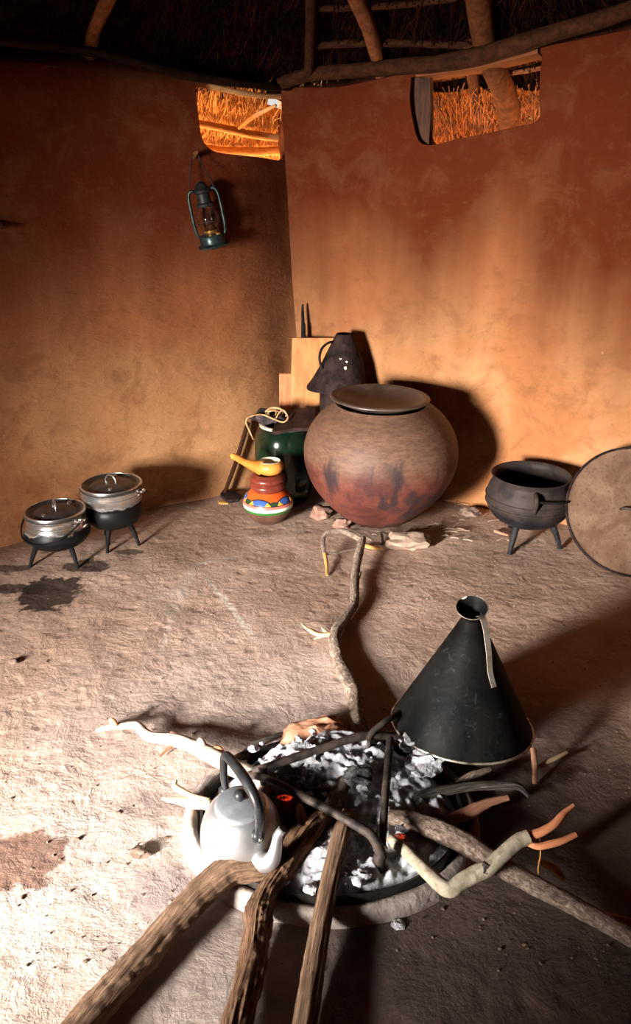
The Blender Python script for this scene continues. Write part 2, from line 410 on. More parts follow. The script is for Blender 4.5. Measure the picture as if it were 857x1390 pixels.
def lathe(bm, prof, segs=48, mat=None, smooth=0, wob=0., seed=0.):
    """prof: (radius, z) from the bottom up, r=0 closes"""
    if smooth: prof = catmull(prof, smooth)
    rings = []
    for r, z in prof:
        if r <= 1e-5: rings.append([bm.verts.new((0, 0, z))])
        else:
            ring = []
            for k in range(segs):
                a = 2 * PI * k / segs; rr = r
                if wob: rr = r * (1 + wob * mnoise.noise(V((math.cos(a) * 1.3, math.sin(a) * 1.3, z * 5 + seed))))
                ring.append(bm.verts.new((rr * math.cos(a), rr * math.sin(a), z)))
            rings.append(ring)
    for A, B in zip(rings, rings[1:]):
        if len(A) == 1 and len(B) == 1: continue
        for k in range(segs):
            m = (k + 1) % segs
            if len(A) == 1: bm.faces.new((A[0], B[m], B[k]))
            elif len(B) == 1: bm.faces.new((A[k], A[m], B[0]))
            else: bm.faces.new((A[k], A[m], B[m], B[k]))
    if mat is not None: bmesh.ops.transform(bm, matrix=mat, verts=bm.verts)
    return bm
def LA(prof, loc=(0, 0, 0), rot=None, **k):
    m = Matrix.Translation(V(loc))
    if rot is not None: m = m @ rot
    return lathe(bmesh.new(), prof, mat=m, **k)
def prism(bm, poly, vec, bevel=0.):
    """poly: coplanar Vectors, extruded by vec"""
    a = [bm.verts.new(p) for p in poly]; b = [bm.verts.new(p + vec) for p in poly]; n = len(a)
    bm.faces.new(a); bm.faces.new(b[::-1])
    for i in range(n): bm.faces.new((a[i], b[i], b[(i + 1) % n], a[(i + 1) % n]))
    if bevel: bmesh.ops.bevel(bm, geom=list(bm.edges), offset=bevel, segments=2, affect='EDGES', profile=.7)
    return bm
def rock(c, r, squash=(1, 1, .7), seed=0., amp=.28, sub=3, fr=1.6):
    bm = bmesh.new(); bmesh.ops.create_icosphere(bm, subdivisions=sub, radius=1)
    for v in bm.verts:
        d = v.co.normalized(); q = d * fr + V((seed * 3.1, seed, -seed))
        k = 1 + amp * mnoise.noise(q) * 1.6 + amp * .5 * mnoise.noise(q * 2.7) + amp * .25 * mnoise.noise(q * 6)
        v.co = V((d.x * squash[0], d.y * squash[1], d.z * squash[2])) * (r * k)
    zmin = min(v.co.z for v in bm.verts)
    bmesh.ops.translate(bm, vec=V(c) + V((0, 0, -zmin)), verts=bm.verts)
    return bm
def sticks(spec, rough=.10, segs=12, rs=45., seed=0., sub=6, flat=1., tip=False, ridge=0.):
    """spec: (px, py, z, radius_px) -> world points and radii"""
    pts = [F(a, b, c) for a, b, c, r in spec]; rad = [PX(r, p) for p, (_, _, _, r) in zip(pts, spec)]
    return tube(bmesh.new(), pts, rad, segs=segs, rough=rough, rs=rs, seed=seed, sub=sub, flat=flat, tip=tip, ridge=ridge)

# ------------------------------------------------------------------ the hut: walls, roof, floor
def dens(path, step=.045):
    q = catmull(path, 30); out = [q[0]]; acc = 0
    for a, b in zip(q, q[1:]):
        acc += math.dist(a, b)
        if acc >= step: out.append(b); acc = 0
    if out[-1] != q[-1]: out.append(q[-1])
    return out
LEFT = dens([(-2.15, .57), (-2.22, 1.2), (-2.06, 2.05), (-1.76, 2.67), (-1.39, 3.08), (-.99, 3.41), (-.45, 3.71), (-.27, 3.85), (-.11, 4.04), (.12, 4.2)])
RIGHT = dens([(-.125, 3.96), (.05, 3.91), (.35, 3.76), (.8, 3.53), (1.12, 3.34), (1.42, 3.13), (1.78, 2.75), (2.15, 2.0), (2.28, 1.2), (2.2, .4)])
FRONT = dens([(2.2, .4), (1.9, -.5), (1.1, -1.0), (0, -1.08), (-.85, -.85), (-1.63, -.165)])
DOOR = dens([(-1.63, -.165), (-1.93, .19), (-2.15, .57)])
THK = .26
RC0 = V((0, 1.45, 0))
def roof_z(x, y):
    return 2.06 - (math.hypot(x, y - 1.45) - 2.3) * .5
def RW(px, py, path):
    """where a sight line meets a wall's inner face"""
    d = ray(px, py)
    ea = tuple(a + (a - b) * 6 for a, b in zip(path[0], path[1])); eb = tuple(a + (a - b) * 6 for a, b in zip(path[-1], path[-2]))
    path = list(path) + [eb] if path[-1][1] > 2 else [ea] + list(path)
    if path[1] == RIGHT[0]: path = [ea] + list(RIGHT)
    if path[-2] == LEFT[-1] or path[-1] == LEFT[-1]: path = list(LEFT) + [eb]
    for a, b in zip(path, path[1:]):
        ex, ey = b[0] - a[0], b[1] - a[1]; den = d.x * ey - d.y * ex
        if abs(den) < 1e-9: continue
        t = (a[0] * ey - a[1] * ex) / den; u = (a[0] * d.y - a[1] * d.x) / den
        if t > 0 and -1e-6 <= u <= 1 + 1e-6: return CAM + d * t
    raise ValueError((px, py))
def RR(px, py, drop=0.):
    """where a sight line meets the underside of the roof"""
    d = ray(px, py); lo, hi = .5, 8.
    for _ in range(50):
        m = (lo + hi) / 2; p = CAM + d * m
        if p.z > roof_z(p.x, p.y) - drop: hi = m
        else: lo = m
    return CAM + d * hi
def wall(name, path, top, z0=-.04, cutters=(), lean=0):
    bm = bmesh.new(); n = len(path); cols = []
    for i in range(n):
        a = V(path[max(i - 1, 0)]); b = V(path[min(i + 1, n - 1)]); d = (b - a).normalized(); nm = V((-d.y, d.x))
        p = V(path[i]); zt = top(p.x, p.y); nzr = 40; col = []
        for j in range(nzr + 1):
            z = z0 + (zt - z0) * j / nzr
            k = .030 * mnoise.noise(V((p.x * 1.6, p.y * 1.6, z * 1.5))) + .009 * mnoise.noise(V((p.x * 6, p.y * 6, z * 6)))
            ln = -(z - 1.2) * .055 * max(0, 1 - i / 9) if lean else 0
            if j > nzr - 2: k += .012 * (j - nzr + 2)
            col.append(bm.verts.new((p.x + nm.x * k + ln, p.y + nm.y * k, z)))
        col.append(bm.verts.new((p.x + nm.x * THK * .5, p.y + nm.y * THK * .5, zt + .05)))
        o = p + nm * THK
        col.append(bm.verts.new((o.x, o.y, max(zt + .02, roof_z(o.x, o.y) + .05))))
        col.append(bm.verts.new((o.x, o.y, z0)))
        cols.append(col)
    m = len(cols[0])
    for A, B in zip(cols, cols[1:]):
        for j in range(m): bm.faces.new((A[j], B[j], B[(j + 1) % m], A[(j + 1) % m]))
    bm.faces.new(cols[0]); bm.faces.new(cols[-1][::-1])
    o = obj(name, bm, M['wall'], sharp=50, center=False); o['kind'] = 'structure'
    for c in cutters:
        bmesh.ops.recalc_face_normals(c, faces=c.faces)
        me = bpy.data.meshes.new('cutter'); c.to_mesh(me); c.free(); co = bpy.data.objects.new('cutter', me); COL.objects.link(co)
        md = o.modifiers.new('cut', 'BOOLEAN'); md.object = co; md.operation = 'DIFFERENCE'; md.solver = 'EXACT'
        bpy.context.view_layer.update()
        new = bpy.data.meshes.new_from_object(o.evaluated_get(bpy.context.evaluated_depsgraph_get()))
        o.modifiers.clear(); o.data = new; bpy.data.objects.remove(co)
        for p in new.polygons: p.use_smooth = True
        new.set_sharp_from_angle(angle=math.radians(50))
    return o
def cutter(pix, path, direc):
    pts = [RW(a, b, path) for a, b in catmull(pix + [pix[0]], 4)[:-1]]; d = V(direc).normalized()
    return prism(bmesh.new(), [p - d * .25 for p in pts], d * .95)
top_left = lambda x, y: 1.935 + .012 * mnoise.noise(V((x * 3, y * 3, 0))) - .02 * max(0, min(1, (x + 1.4) / 1.3))
top_right = lambda x, y: 1.905 + .165 * max(0, min(1, (x - .1) / 1.35)) + .008 * mnoise.noise(V((x * 3, y * 3, 5)))
LWIN = [(266, 108), (300, 106), (345, 112), (388, 119), (392, 150), (392, 190), (392, 217), (350, 213), (320, 210), (296, 207), (282, 200), (274, 187), (270, 165), (267, 135)]
RWIN = [(557, 104), (600, 98), (660, 86), (700, 78), (733, 70), (734, 100), (733, 135), (731, 163), (700, 172), (660, 181), (620, 189), (585, 197), (568, 191), (560, 165), (556, 135)]
LWDIR, RWDIR = (-.22, .97, .0), (.42, .9, .0)
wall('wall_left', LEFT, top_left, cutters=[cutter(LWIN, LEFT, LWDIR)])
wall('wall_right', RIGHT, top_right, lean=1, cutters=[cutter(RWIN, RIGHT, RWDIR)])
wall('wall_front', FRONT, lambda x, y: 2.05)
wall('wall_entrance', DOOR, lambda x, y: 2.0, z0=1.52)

# the roof: inside face of the thatch, with a small torn gap high in the left window
gap = RR(377, 138)
bm = bmesh.new(); NA, NR = 220, 66; rows = []
for i in range(NR):
    r = .03 + 3.36 * i / (NR - 1); row = []
    for k in range(NA):
        a = 2 * PI * k / NA; x, y = r * math.cos(a), 1.45 + r * math.sin(a)
        z = roof_z(x, y) + .035 * mnoise.noise(V((x * 5, y * 5, 1))) + .03 * mnoise.noise(V((x * 14, y * 14, 4)))
        row.append(bm.verts.new((x, y, z + .02)))
    rows.append(row)
for A, B in zip(rows, rows[1:]):
    for k in range(NA):
        q = (A[k], A[(k + 1) % NA], B[(k + 1) % NA], B[k]); c = sum((v.co for v in q), V()) / 4
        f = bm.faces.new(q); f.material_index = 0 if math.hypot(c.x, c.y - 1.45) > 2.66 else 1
        if (c - gap).length < .06: bm.faces.remove(f)
bmesh.ops.solidify(bm, geom=list(bm.faces), thickness=-.07)
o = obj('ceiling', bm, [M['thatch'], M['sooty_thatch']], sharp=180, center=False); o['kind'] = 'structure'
zs = [v.co.z for v in o.data.vertices]

def straws(seed, n, amin, amax, rmin, rmax, drop=(0, .05)):
    rnd = random.Random(seed); bm = bmesh.new()
    for _ in range(n):
        a = math.radians(rnd.uniform(amin, amax)); r = rnd.uniform(rmin, rmax); L = rnd.uniform(.10, .42)
        da = rnd.gauss(0, .10); p = V((r * math.cos(a), 1.45 + r * math.sin(a), 0)); p.z = roof_z(p.x, p.y) - rnd.uniform(*drop)
        b = a + da + rnd.gauss(0, .25); q = p + V((math.cos(b), math.sin(b), 0)) * L; q.z = roof_z(q.x, q.y) - rnd.uniform(*drop)
        if math.hypot(q.x, q.y - 1.45) > 3.5 or (p - gap).length < .09 or (q - gap).length < .09 or ((p + q) / 2 - gap).length < .09: continue
        w = rnd.uniform(.0011, .0030); s = V((-math.sin(b), math.cos(b), 0)) * w; u = V((0, 0, w))
        va = [bm.verts.new(p + s), bm.verts.new(p - s), bm.verts.new(p - u)]; vb = [bm.verts.new(q + s * .6), bm.verts.new(q - s * .6), bm.verts.new(q - u)]
        for i in range(3): bm.faces.new((va[i], va[(i + 1) % 3], vb[(i + 1) % 3], vb[i]))
    return bm
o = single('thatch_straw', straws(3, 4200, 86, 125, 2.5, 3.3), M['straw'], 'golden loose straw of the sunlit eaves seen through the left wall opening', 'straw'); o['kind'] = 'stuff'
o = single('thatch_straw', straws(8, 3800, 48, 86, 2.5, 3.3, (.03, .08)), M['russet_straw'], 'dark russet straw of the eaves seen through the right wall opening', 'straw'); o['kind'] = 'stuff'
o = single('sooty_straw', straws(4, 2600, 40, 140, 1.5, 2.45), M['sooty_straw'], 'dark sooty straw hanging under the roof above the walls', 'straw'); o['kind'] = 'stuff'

# floor: beaten earth, uneven
HC = F(448, 1126)
def floor_h(x, y):
    return .007 * mnoise.noise(V((x * 2.2, y * 2.2, 0))) + .0045 * mnoise.noise(V((x * 8, y * 8, 2))) + .002 * mnoise.noise(V((x * 22, y * 22, 4))) - .004
bm = bmesh.new(); S = .032; NX = int(5.2 / S); NY = int(5.6 / S); G = []
for j in range(NY + 1):
    G.append([bm.verts.new((-2.6 + i * S, -1.3 + j * S, floor_h(-2.6 + i * S, -1.3 + j * S))) for i in range(NX + 1)])
for j in range(NY):
    for i in range(NX): bm.faces.new((G[j][i], G[j][i + 1], G[j + 1][i + 1], G[j + 1][i]))
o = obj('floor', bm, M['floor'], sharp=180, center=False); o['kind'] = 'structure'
bm = bmesh.new(); bmesh.ops.create_grid(bm, x_segments=2, y_segments=2, size=14); bmesh.ops.translate(bm, vec=(0, 1.5, -.06), verts=bm.verts)
o = obj('ground', bm, M['ground'], center=False); o['kind'] = 'structure'

# window woodwork
def wnode(px, py, path, direc, t): return RW(px, py, path) + V(direc).normalized() * t
w2 = bpy.data.objects.new('window_2', None); COL.objects.link(w2); w2['kind'] = 'structure'; ORG['window_2'] = V((0, 0, 0))
prj = [wnode(a, b, RIGHT, RWDIR, .05) for a, b in ((554, 100), (579, 100), (580, 150), (578, 198), (566, 192), (557, 150))]
obj('window_jamb', prism(bmesh.new(), prj, V(RWDIR).normalized() * .05, .004), M['wood_frame'], w2)
lp = [wnode(a, b, RIGHT, RWDIR, -.01) for a, b in ((564, 99), (640, 86), (731, 66), (731, 73), (650, 93), (566, 105))]
obj('window_lintel', prism(bmesh.new(), lp, V(RWDIR).normalized() * .16, .003), M['pole'], w2)
w1 = bpy.data.objects.new('window_1', None); COL.objects.link(w1); w1['kind'] = 'structure'; ORG['window_1'] = V((0, 0, 0))
obj('window_lintel', TB([wnode(a, b, LEFT, LWDIR, .08) for a, b in ((255, 109), (300, 117), (345, 126), (390, 129))], .012, rough=.15), M['pole_sun_paint'], w1)

# roof timbers
def rafter(pix, rad, mat, label, drop=.05, seed=0.):
    pts = [RR(a, b, drop) for a, b in pix]
    return single('rafter', tube(bmesh.new(), pts, [PX(r, p) for r, p in zip(rad, pts)], segs=14, rough=.05, rs=14, seed=seed), mat, label, 'rafter', 'rafters under the thatch')
rafter([(121, 86), (126, 50), (136, 22), (150, -6), (165, -40)], [9, 9, 9.5, 10, 10], M['pole'], 'pale curved rafter above the left wall, leftmost roof pole', .05, 1)
rafter([(420, 104), (421, 60), (422, 20), (422, -30)], [7, 7, 7.5, 8], M['pole_sooty'], 'dark straight rafter above the wall corner', .05, 2)
rafter([(518, 100), (514, 82), (505, 50), (494, 20), (478, -12), (465, -40)], [10, 10, 10.5, 11, 11, 11], M['pole'], 'brown bent rafter above the right wall, between corner and forked pole', .05, 3)
rafter([(688, 205), (692, 178), (690, 140), (676, 105), (664, 75), (656, 40), (650, 0), (646, -40)], [15, 15, 15, 16, 17, 17, 18, 18], M['pole_mid'], 'thickest rafter, running down through the right wall opening', .06, 4)
def stake(): 
    pts = [RR(a, b, .03) for a, b in ((654, 192), (652, 165), (648, 140), (641, 100), (636, 60))]
    return single('eave_pole', tube(bmesh.new(), pts, [PX(r, p) for r, p in zip((7, 7.5, 7, 8, 8), pts)], segs=12, rough=.08), M['pole_mid'], 'thin dark pole beside the thick rafter in the right wall opening', 'roof pole')
stake()
def batten(pix, rad, mat, label, drop=.03, seed=0.):
    pts = [RR(a, b, drop) for a, b in pix]
    return single('roof_batten', tube(bmesh.new(), pts, [PX(r, p) for r, p in zip(rad, pts)], segs=10, rough=.12, rs=20, seed=seed), mat, label, 'roof batten', 'battens under the thatch')
batten([(262, 166), (300, 173), (345, 183), (392, 189)], [4.6, 5, 5, 4.8], M['pole_sun_paint'], 'upper straw-coloured batten across the left wall opening', .075, 1)
batten([(268, 200), (310, 205), (350, 206), (392, 203)], [4.6, 5, 5.5, 5], M['pole_sun_paint'], 'lower sun-coloured batten along the sill of the left wall opening', .075, 2)
batten([(324, 174), (345, 158), (375, 143)], [2.2, 3, 2], M['pole_sun_paint'], 'short slanting stick in the left wall opening', .07, 3)
batten([(430, 62), (500, 58), (580, 60), (640, 62)], [5, 5.5, 5, 5], M['pole_sooty'], 'sooty horizontal batten behind the bent brown rafter', .03, 4)
batten([(430, 12), (490, 10), (555, 6), (620, -2)], [4, 4.5, 4.5, 4], M['pole_sooty'], 'sooty batten at the very top of the roof in view', .03, 5)
batten([(690, 100), (715, 96), (745, 90)], [3, 3.2, 3], M['pole'], 'short batten right of the thick rafter in the right wall opening', .03, 6)
batten([(560, 190), (600, 196), (640, 190), (745, 150)], [3, 3, 3, 3], M['pole_sun_paint'], 'thin batten low behind the sill of the right wall opening', .03, 7)
# wall plate: the log that lies along the right wall's head
wp = []
for a, b in ((388, 116), (430, 103), (490, 98), (555, 92), (600, 89), (650, 80), (700, 66), (760, 47), (820, 30), (880, 10)):
    wp.append(RW(a, b, RIGHT) + V((-.03, -.05, 0)))
single('wall_plate', tube(bmesh.new(), wp, [.026, .030, .031, .033, .034, .036, .036, .033, .033, .03], segs=16, rough=.06, rs=10), M['pole_sooty'], 'long dark log lying along the head of the right wall', 'log')
wp = [RW(a, b, LEFT) + V((.02, -.05, 0)) for a, b in ((-60, 52), (0, 58), (70, 66), (140, 76), (200, 92), (260, 106), (330, 116), (385, 120))]
single('wall_plate', tube(bmesh.new(), wp, [.018, .017, .019, .017, .019, .018, .017, .017], segs=14, rough=.2, rs=14), M['char_black'], 'thin sooty pole lying along the head of the left wall', 'log')
# pegs in the plaster
p = RW(264, 214, LEFT)
single('wall_peg', tube(bmesh.new(), [p + V((-.02, .05, -.01)), p + V((.01, -.04, .01)), p + V((.022, -.085, .018))], [.011, .011, .008], segs=10, rough=.1), M['pole'], 'short wooden peg from which the lantern hangs', 'peg')
p = RW(2, 303, LEFT)
single('wall_peg', tube(bmesh.new(), [p + V((-.03, .05, .01)), p + V((.012, -.03, -.005)), p + V((.03, -.06, -.012))], [.014, .013, .007], segs=10, rough=.1), M['pole_sooty'], 'dark wooden peg at the left edge of the photo', 'peg')

# ------------------------------------------------------------------ big clay pot and what is around it
bp = V((.292, 3.285, .035))
pot = thing('clay_pot', 'huge round reddish clay pot standing in front of the right wall', 'pot', bp)
prof = [(0, .0), (.09, .003), (.16, .035), (.235, .10), (.300, .185), (.337, .275), (.345, .355), (.325, .430), (.283, .495), (.238, .535), (.215, .552), (.205, .562)]
inn = [(.192, .560), (.200, .545), (.245, .510), (.30, .43), (.325, .35), (.31, .25), (.23, .12), (.12, .03), (0, .022)]
obj('pot_body', LA(catmull(prof, 4) + inn, bp, segs=72, wob=.012), M['clay'], pot)
dish = LA([(0, .0), (.08, .002), (.15, .018), (.192, .038), (.2165, .046), (.2175, .054), (.208, .058), (.192, .055), (.17, .040), (.11, .020), (.05, .013), (0, .012)], (0, 0, 0), segs=64, smooth=3)
bmesh.ops.transform(dish, matrix=Matrix.Translation(bp + V((-.012, -.005, .538))) @ Matrix.Rotation(math.radians(1.5), 4, 'Y'), verts=dish.verts)
single('clay_dish', dish, M['clay_dish'], 'shallow dusty clay dish covering the mouth of the huge clay pot', 'dish')
for (px, py, r, sq, lab, m, sd) in ((436, 702, .050, (1.0, .8, .75), 'pinkish stone under the left side of the huge clay pot, the larger of two', 'stone', 2.3), (464, 716, .036, (1.1, .8, .8), 'small pinkish stone tucked under the front left of the huge clay pot', 'stone', 5.1),
                              (556, 741, .085, (1.15, .7, .42), 'flat dusty slab of stone under the front right of the huge clay pot', 'stone_flat', 7.7), (638, 699, .045, (1.1, .8, .5), 'rounded dark stone on the floor between clay pot and iron cauldron', 'stone_dark', 9.2)):
    p = F(px, py, .0); p.z = -.012
    single('stone', rock(p, r, sq, sd), M[m], lab, 'stone')

# ------------------------------------------------------------------ black three-legged cauldron
def legs3(root, c, R, zt, angs, r0, r1, mat, out=.035, labels=None):
    for a in angs:
        d = V((math.cos(a), math.sin(a), 0))
        pts = [c + d * (R - .02) + V((0, 0, zt + .02)), c + d * (R + out * .35) + V((0, 0, zt * .6)), c + d * (R + out) + V((0, 0, .012)), c + d * (R + out + .004) + V((0, 0, -.004))]
        obj('leg', tube(bmesh.new(), pts, [r0 * 1.15, r0, r1, r1 * 1.15], segs=12), mat, root)
c = V((.935, 3.13, 0))
cp = thing('iron_cauldron', 'open black three-legged cast iron cauldron beside the right wall', 'cauldron', c)
prof = [(0, .088), (.07, .092), (.125, .112), (.165, .15), (.183, .190), (.186, .222), (.178, .258), (.166, .286), (.163, .300), (.168, .314), (.171, .318)]
bmx = LA(catmull(prof, 4) + [(.168, .322), (.160, .318), (.152, .300), (.154, .285), (.17, .25), (.174, .21), (.155, .16), (.1, .115), (0, .104)], c, segs=64)
body = obj('pot_body', bmx, M['cast_iron'], cp)
bmx = bmesh.new()
for z, r in ((.228, .1865), (.197, .1855)):
    tube(bmx, [c + V((r * math.cos(a), r * math.sin(a), z)) for a in [2 * PI * k / 48 for k in range(48)]], .0032, segs=6, closed=True, smooth=False)
obj('ridge', bmx, M['cast_iron'], body)
legs3(cp, c, .115, .115, (math.radians(232), math.radians(335), math.radians(100)), .0135, .010, M['cast_iron'])
lug_a = math.radians(262)
for s, a in ((1, lug_a), (-1, lug_a + PI)):
    d = V((math.cos(a), math.sin(a), 0))
    obj('lug', tube(bmesh.new(), [c + d * .168 + V((0, 0, .292)), c + d * .205 + V((0, 0, .285)), c + d * .208 + V((0, 0, .262)), c + d * .186 + V((0, 0, .215))], [.011, .010, .011, .008], segs=10), M['cast_iron'], cp)
d = V((math.cos(lug_a), math.sin(lug_a), 0)); side = V((math.cos(lug_a + PI / 2), math.sin(lug_a + PI / 2), 0))
hp = [c + d * (.205 * math.cos(t)) + side * (.188 * math.sin(t)) + V((0, 0, .276 - .028 * math.sin(t))) for t in [PI * k / 12 for k in range(13)]]
obj('bail_handle', TB([hp[0] + V((0, 0, .012)) - d * .012] + hp, .0052, segs=8, sub=3), M['black_iron'], cp)

# ------------------------------------------------------------------ big round lid leaning at the right
lc = F(859, 785); LR = .272; lean = math.radians(34)
lid = thing('pan_lid', 'large round rusty metal lid leaning at the right edge beside the iron cauldron', 'lid', lc)
Nn = V((-.15, -math.cos(lean), math.sin(lean))).normalized(); Uu = (V((0, 0, 1)) - Nn * Nn.z).normalized(); Ss = Uu.cross(Nn).normalized()
rotm = Matrix((Ss, -Uu, Nn)).transposed()
if rotm.determinant() < 0: rotm = Matrix((-Ss, -Uu, Nn)).transposed()
rot4 = rotm.to_4x4(); ctr = lc + Uu * LR + V((0, 0, .004))
bmx = LA([(0, .004), (LR - .022, 0), (LR - .012, -.004), (LR - .004, -.004), (LR, .002), (LR, .010), (LR - .006, .014), (LR - .013, .012), (LR - .02, .009), (LR - .06, .014), (0, .018)], ctr, rot4, segs=80)
lb = obj('disc', bmx, M['rusty_lid'], lid)
obj('rim', tube(bmesh.new(), [ctr + rot4 @ V(((LR - .004) * math.cos(a), (LR - .004) * math.sin(a), .010)) for a in [2 * PI * k / 72 for k in range(72)]], .0062, segs=8, closed=True, smooth=False), M['dark_jug'], lid)
hc = ctr + rot4 @ V((0, 0, .016)); q = rot4.to_3x3()
obj('handle', tube(bmesh.new(), [hc + q @ V(v) for v in ((-.052, .01, -.003), (-.05, .008, .022), (-.02, .004, .034), (.02, 0, .034), (.05, -.002, .022), (.052, -.004, -.003))], .006, segs=10), M['iron'], lid)

# ------------------------------------------------------------------ two lidded pots at the left wall
def lidded_pot(c, label, prof, inner_z, bodymat, lid_r, rim_z, legang, legR, legz, lidrot, lugs, rings):
    r_ = thing('three_legged_pot', label, 'cooking pot', c)
    b = obj('pot_body', LA(catmull(prof, 4) + inner_z, c, segs=64), bodymat, r_)
    bmx = bmesh.new()
    for z, r in rings: tube(bmx, [c + V((r * math.cos(a), r * math.sin(a), z)) for a in [2 * PI * k / 48 for k in range(48)]], .003, segs=6, closed=True, smooth=False)
    obj('ridge', bmx, bodymat, b)
    L = obj('lid', LA([(lid_r - .012, rim_z - .004), (lid_r - .003, rim_z - .002), (lid_r, rim_z + .005), (lid_r - .003, rim_z + .012), (lid_r - .010, rim_z + .0135), (lid_r - .016, rim_z + .010), (lid_r - .022, rim_z + .004), (lid_r - .036, rim_z + .003), (lid_r * .62, rim_z + .012), (lid_r * .3, rim_z + .019), (0, rim_z + .021)], c, segs=64, smooth=2), M['pewter'], r_)
    tube_pts = [c + V(((lid_r - .007) * math.cos(a), (lid_r - .007) * math.sin(a), rim_z + .011)) for a in [2 * PI * k / 56 for k in range(56)]]
    obj('lid_rim', tube(bmesh.new(), tube_pts, .0052, segs=8, closed=True, smooth=False), M['chrome'], L)
    u = V((math.cos(lidrot), math.sin(lidrot), 0)); k = c + V((0, 0, rim_z + .018))
    hs = [k - u * .030 + V((0, 0, -.004)), k - u * .029 + V((0, 0, .014)), k - u * .016 + V((0, 0, .030)), k + u * .006 + V((0, 0, .032)), k + u * .025 + V((0, 0, .017)), k + u * .030 + V((0, 0, -.004))]
    obj('lid_handle', tube(bmesh.new(), hs, [.0042, .004, .0045, .0045, .0045, .005], segs=10), M['chrome'], L)
    for a, rr in ((lidrot + 2.3, .55), (lidrot - 1.0, .62)):
        obj('rivet', LA([(.0095, -.006), (.009, .003), (.005, .007), (0, .008)], c + V((math.cos(a) * lid_r * rr, math.sin(a) * lid_r * rr, rim_z + .013)), segs=16), M['chrome'], L)
    legs3(r_, c, legR, legz, legang, .0105, .0072, M['black_iron'], .03)
    for a in lugs:
        d = V((math.cos(a), math.sin(a), 0)); p0 = c + V((0, 0, rim_z - .018)) + d * (lid_r - .012); s = V((-d.y, d.x, 0))
        obj('lug', tube(bmesh.new(), [p0 - s * .004, p0 + d * .018 - s * .012 + V((0, 0, .004)), p0 + d * .026 + V((0, 0, .005)), p0 + d * .018 + s * .012 + V((0, 0, .004)), p0 + s * .004], .0055, segs=8), M['chrome'], r_)
    d = V((math.cos(lugs[0]), math.sin(lugs[0]), 0)); s = V((-d.y, d.x, 0)); R_ = lid_r + .012
    hp = [c + d * R_ * math.cos(t) - s * (R_ + .006) * math.sin(t) + V((0, 0, rim_z - .012 - .075 * math.sin(t))) for t in [PI * q / 12 for q in range(13)]]
    obj('bail_handle', TB(hp, .0036, segs=8, sub=2), M['black_iron'], r_)
    return r_
c1 = V((-1.088, 2.965, 0)); R1 = .127
p1 = [(0, .058), (.06, .062), (.105, .082), (.132, .112), (.135, .135), (.128, .158), (.121, .185), (.119, .200), (.125, .212)]
lidded_pot(c1, 'shorter copper-tinted lidded three-legged pot, nearest the left edge', p1, [(.112, .208), (.11, .19), (.12, .13), (.09, .085), (0, .07)], M['alu_pot'], R1, .212,
           [math.radians(215), math.radians(318), math.radians(85)], .095, .095, math.radians(118), (math.radians(-25), math.radians(155)), ((.160, .1285), (.180, .1225)))
c2 = V((-.888, 3.125, 0)); R2 = .135
p2 = [(0, .082), (.06, .086), (.10, .104), (.122, .135), (.126, .165), (.121, .185), (.123, .205), (.129, .235), (.129, .256), (.131, .270)]
lidded_pot(c2, 'taller silvery lidded three-legged pot standing closer to the wall corner', p2, [(.12, .262), (.118, .24), (.112, .17), (.085, .11), (0, .095)], M['alu_pot_tall'], R2, .267,
           [math.radians(262), math.radians(345), math.radians(130)], .075, .11, math.radians(150), (math.radians(172), math.radians(-8)), ((.207, .1245), (.190, .122), (.240, .1300)))

# ------------------------------------------------------------------ painted clay bottle and the gourd ladle
c = V((-.222, 3.345, 0))
cal = thing('painted_vessel', 'small painted clay vessel with ringed red neck and coloured bands', 'vessel', c)
def cyl_pt(r, a, z): return c + V((r * math.cos(a), r * math.sin(a), z))
bulb = catmull([(0, 0), (.045, .003), (.085, .032), (.108, .068), (.116, .098), (.110, .124), (.092, .148), (.074, .164), (.066, .172)], 6)
def br(z):
    for (r0, z0), (r1, z1) in zip(bulb, bulb[1:]):
        if z0 <= z <= z1: return r0 + (r1 - r0) * (z - z0) / max(z1 - z0, 1e-6)
    return bulb[-1][0]
belly = obj('belly', LA(bulb + [(0, .174)], c, segs=64), M['brownbase'], cal)
def band(name, z0, z1, mat, e=.0016):
    zs_ = [z0 + (z1 - z0) * i / 6 for i in range(7)]
    pr = [(br(z0) - .004, z0)] + [(br(z) + e, z) for z in zs_] + [(br(z1) - .004, z1)]
    return obj(name, LA(pr, c, segs=64), mat, belly, sharp=70)
for nm, a, b_, m in (('green_band', .078, .090, 'green'), ('white_band', .091, .106, 'white'), ('pink_band', .107, .118, 'pink'), ('black_band', .1185, .1225, 'outline'), ('orange_band', .123, .168, 'orange')):
    band(nm, a, b_, M['paint_' + m])
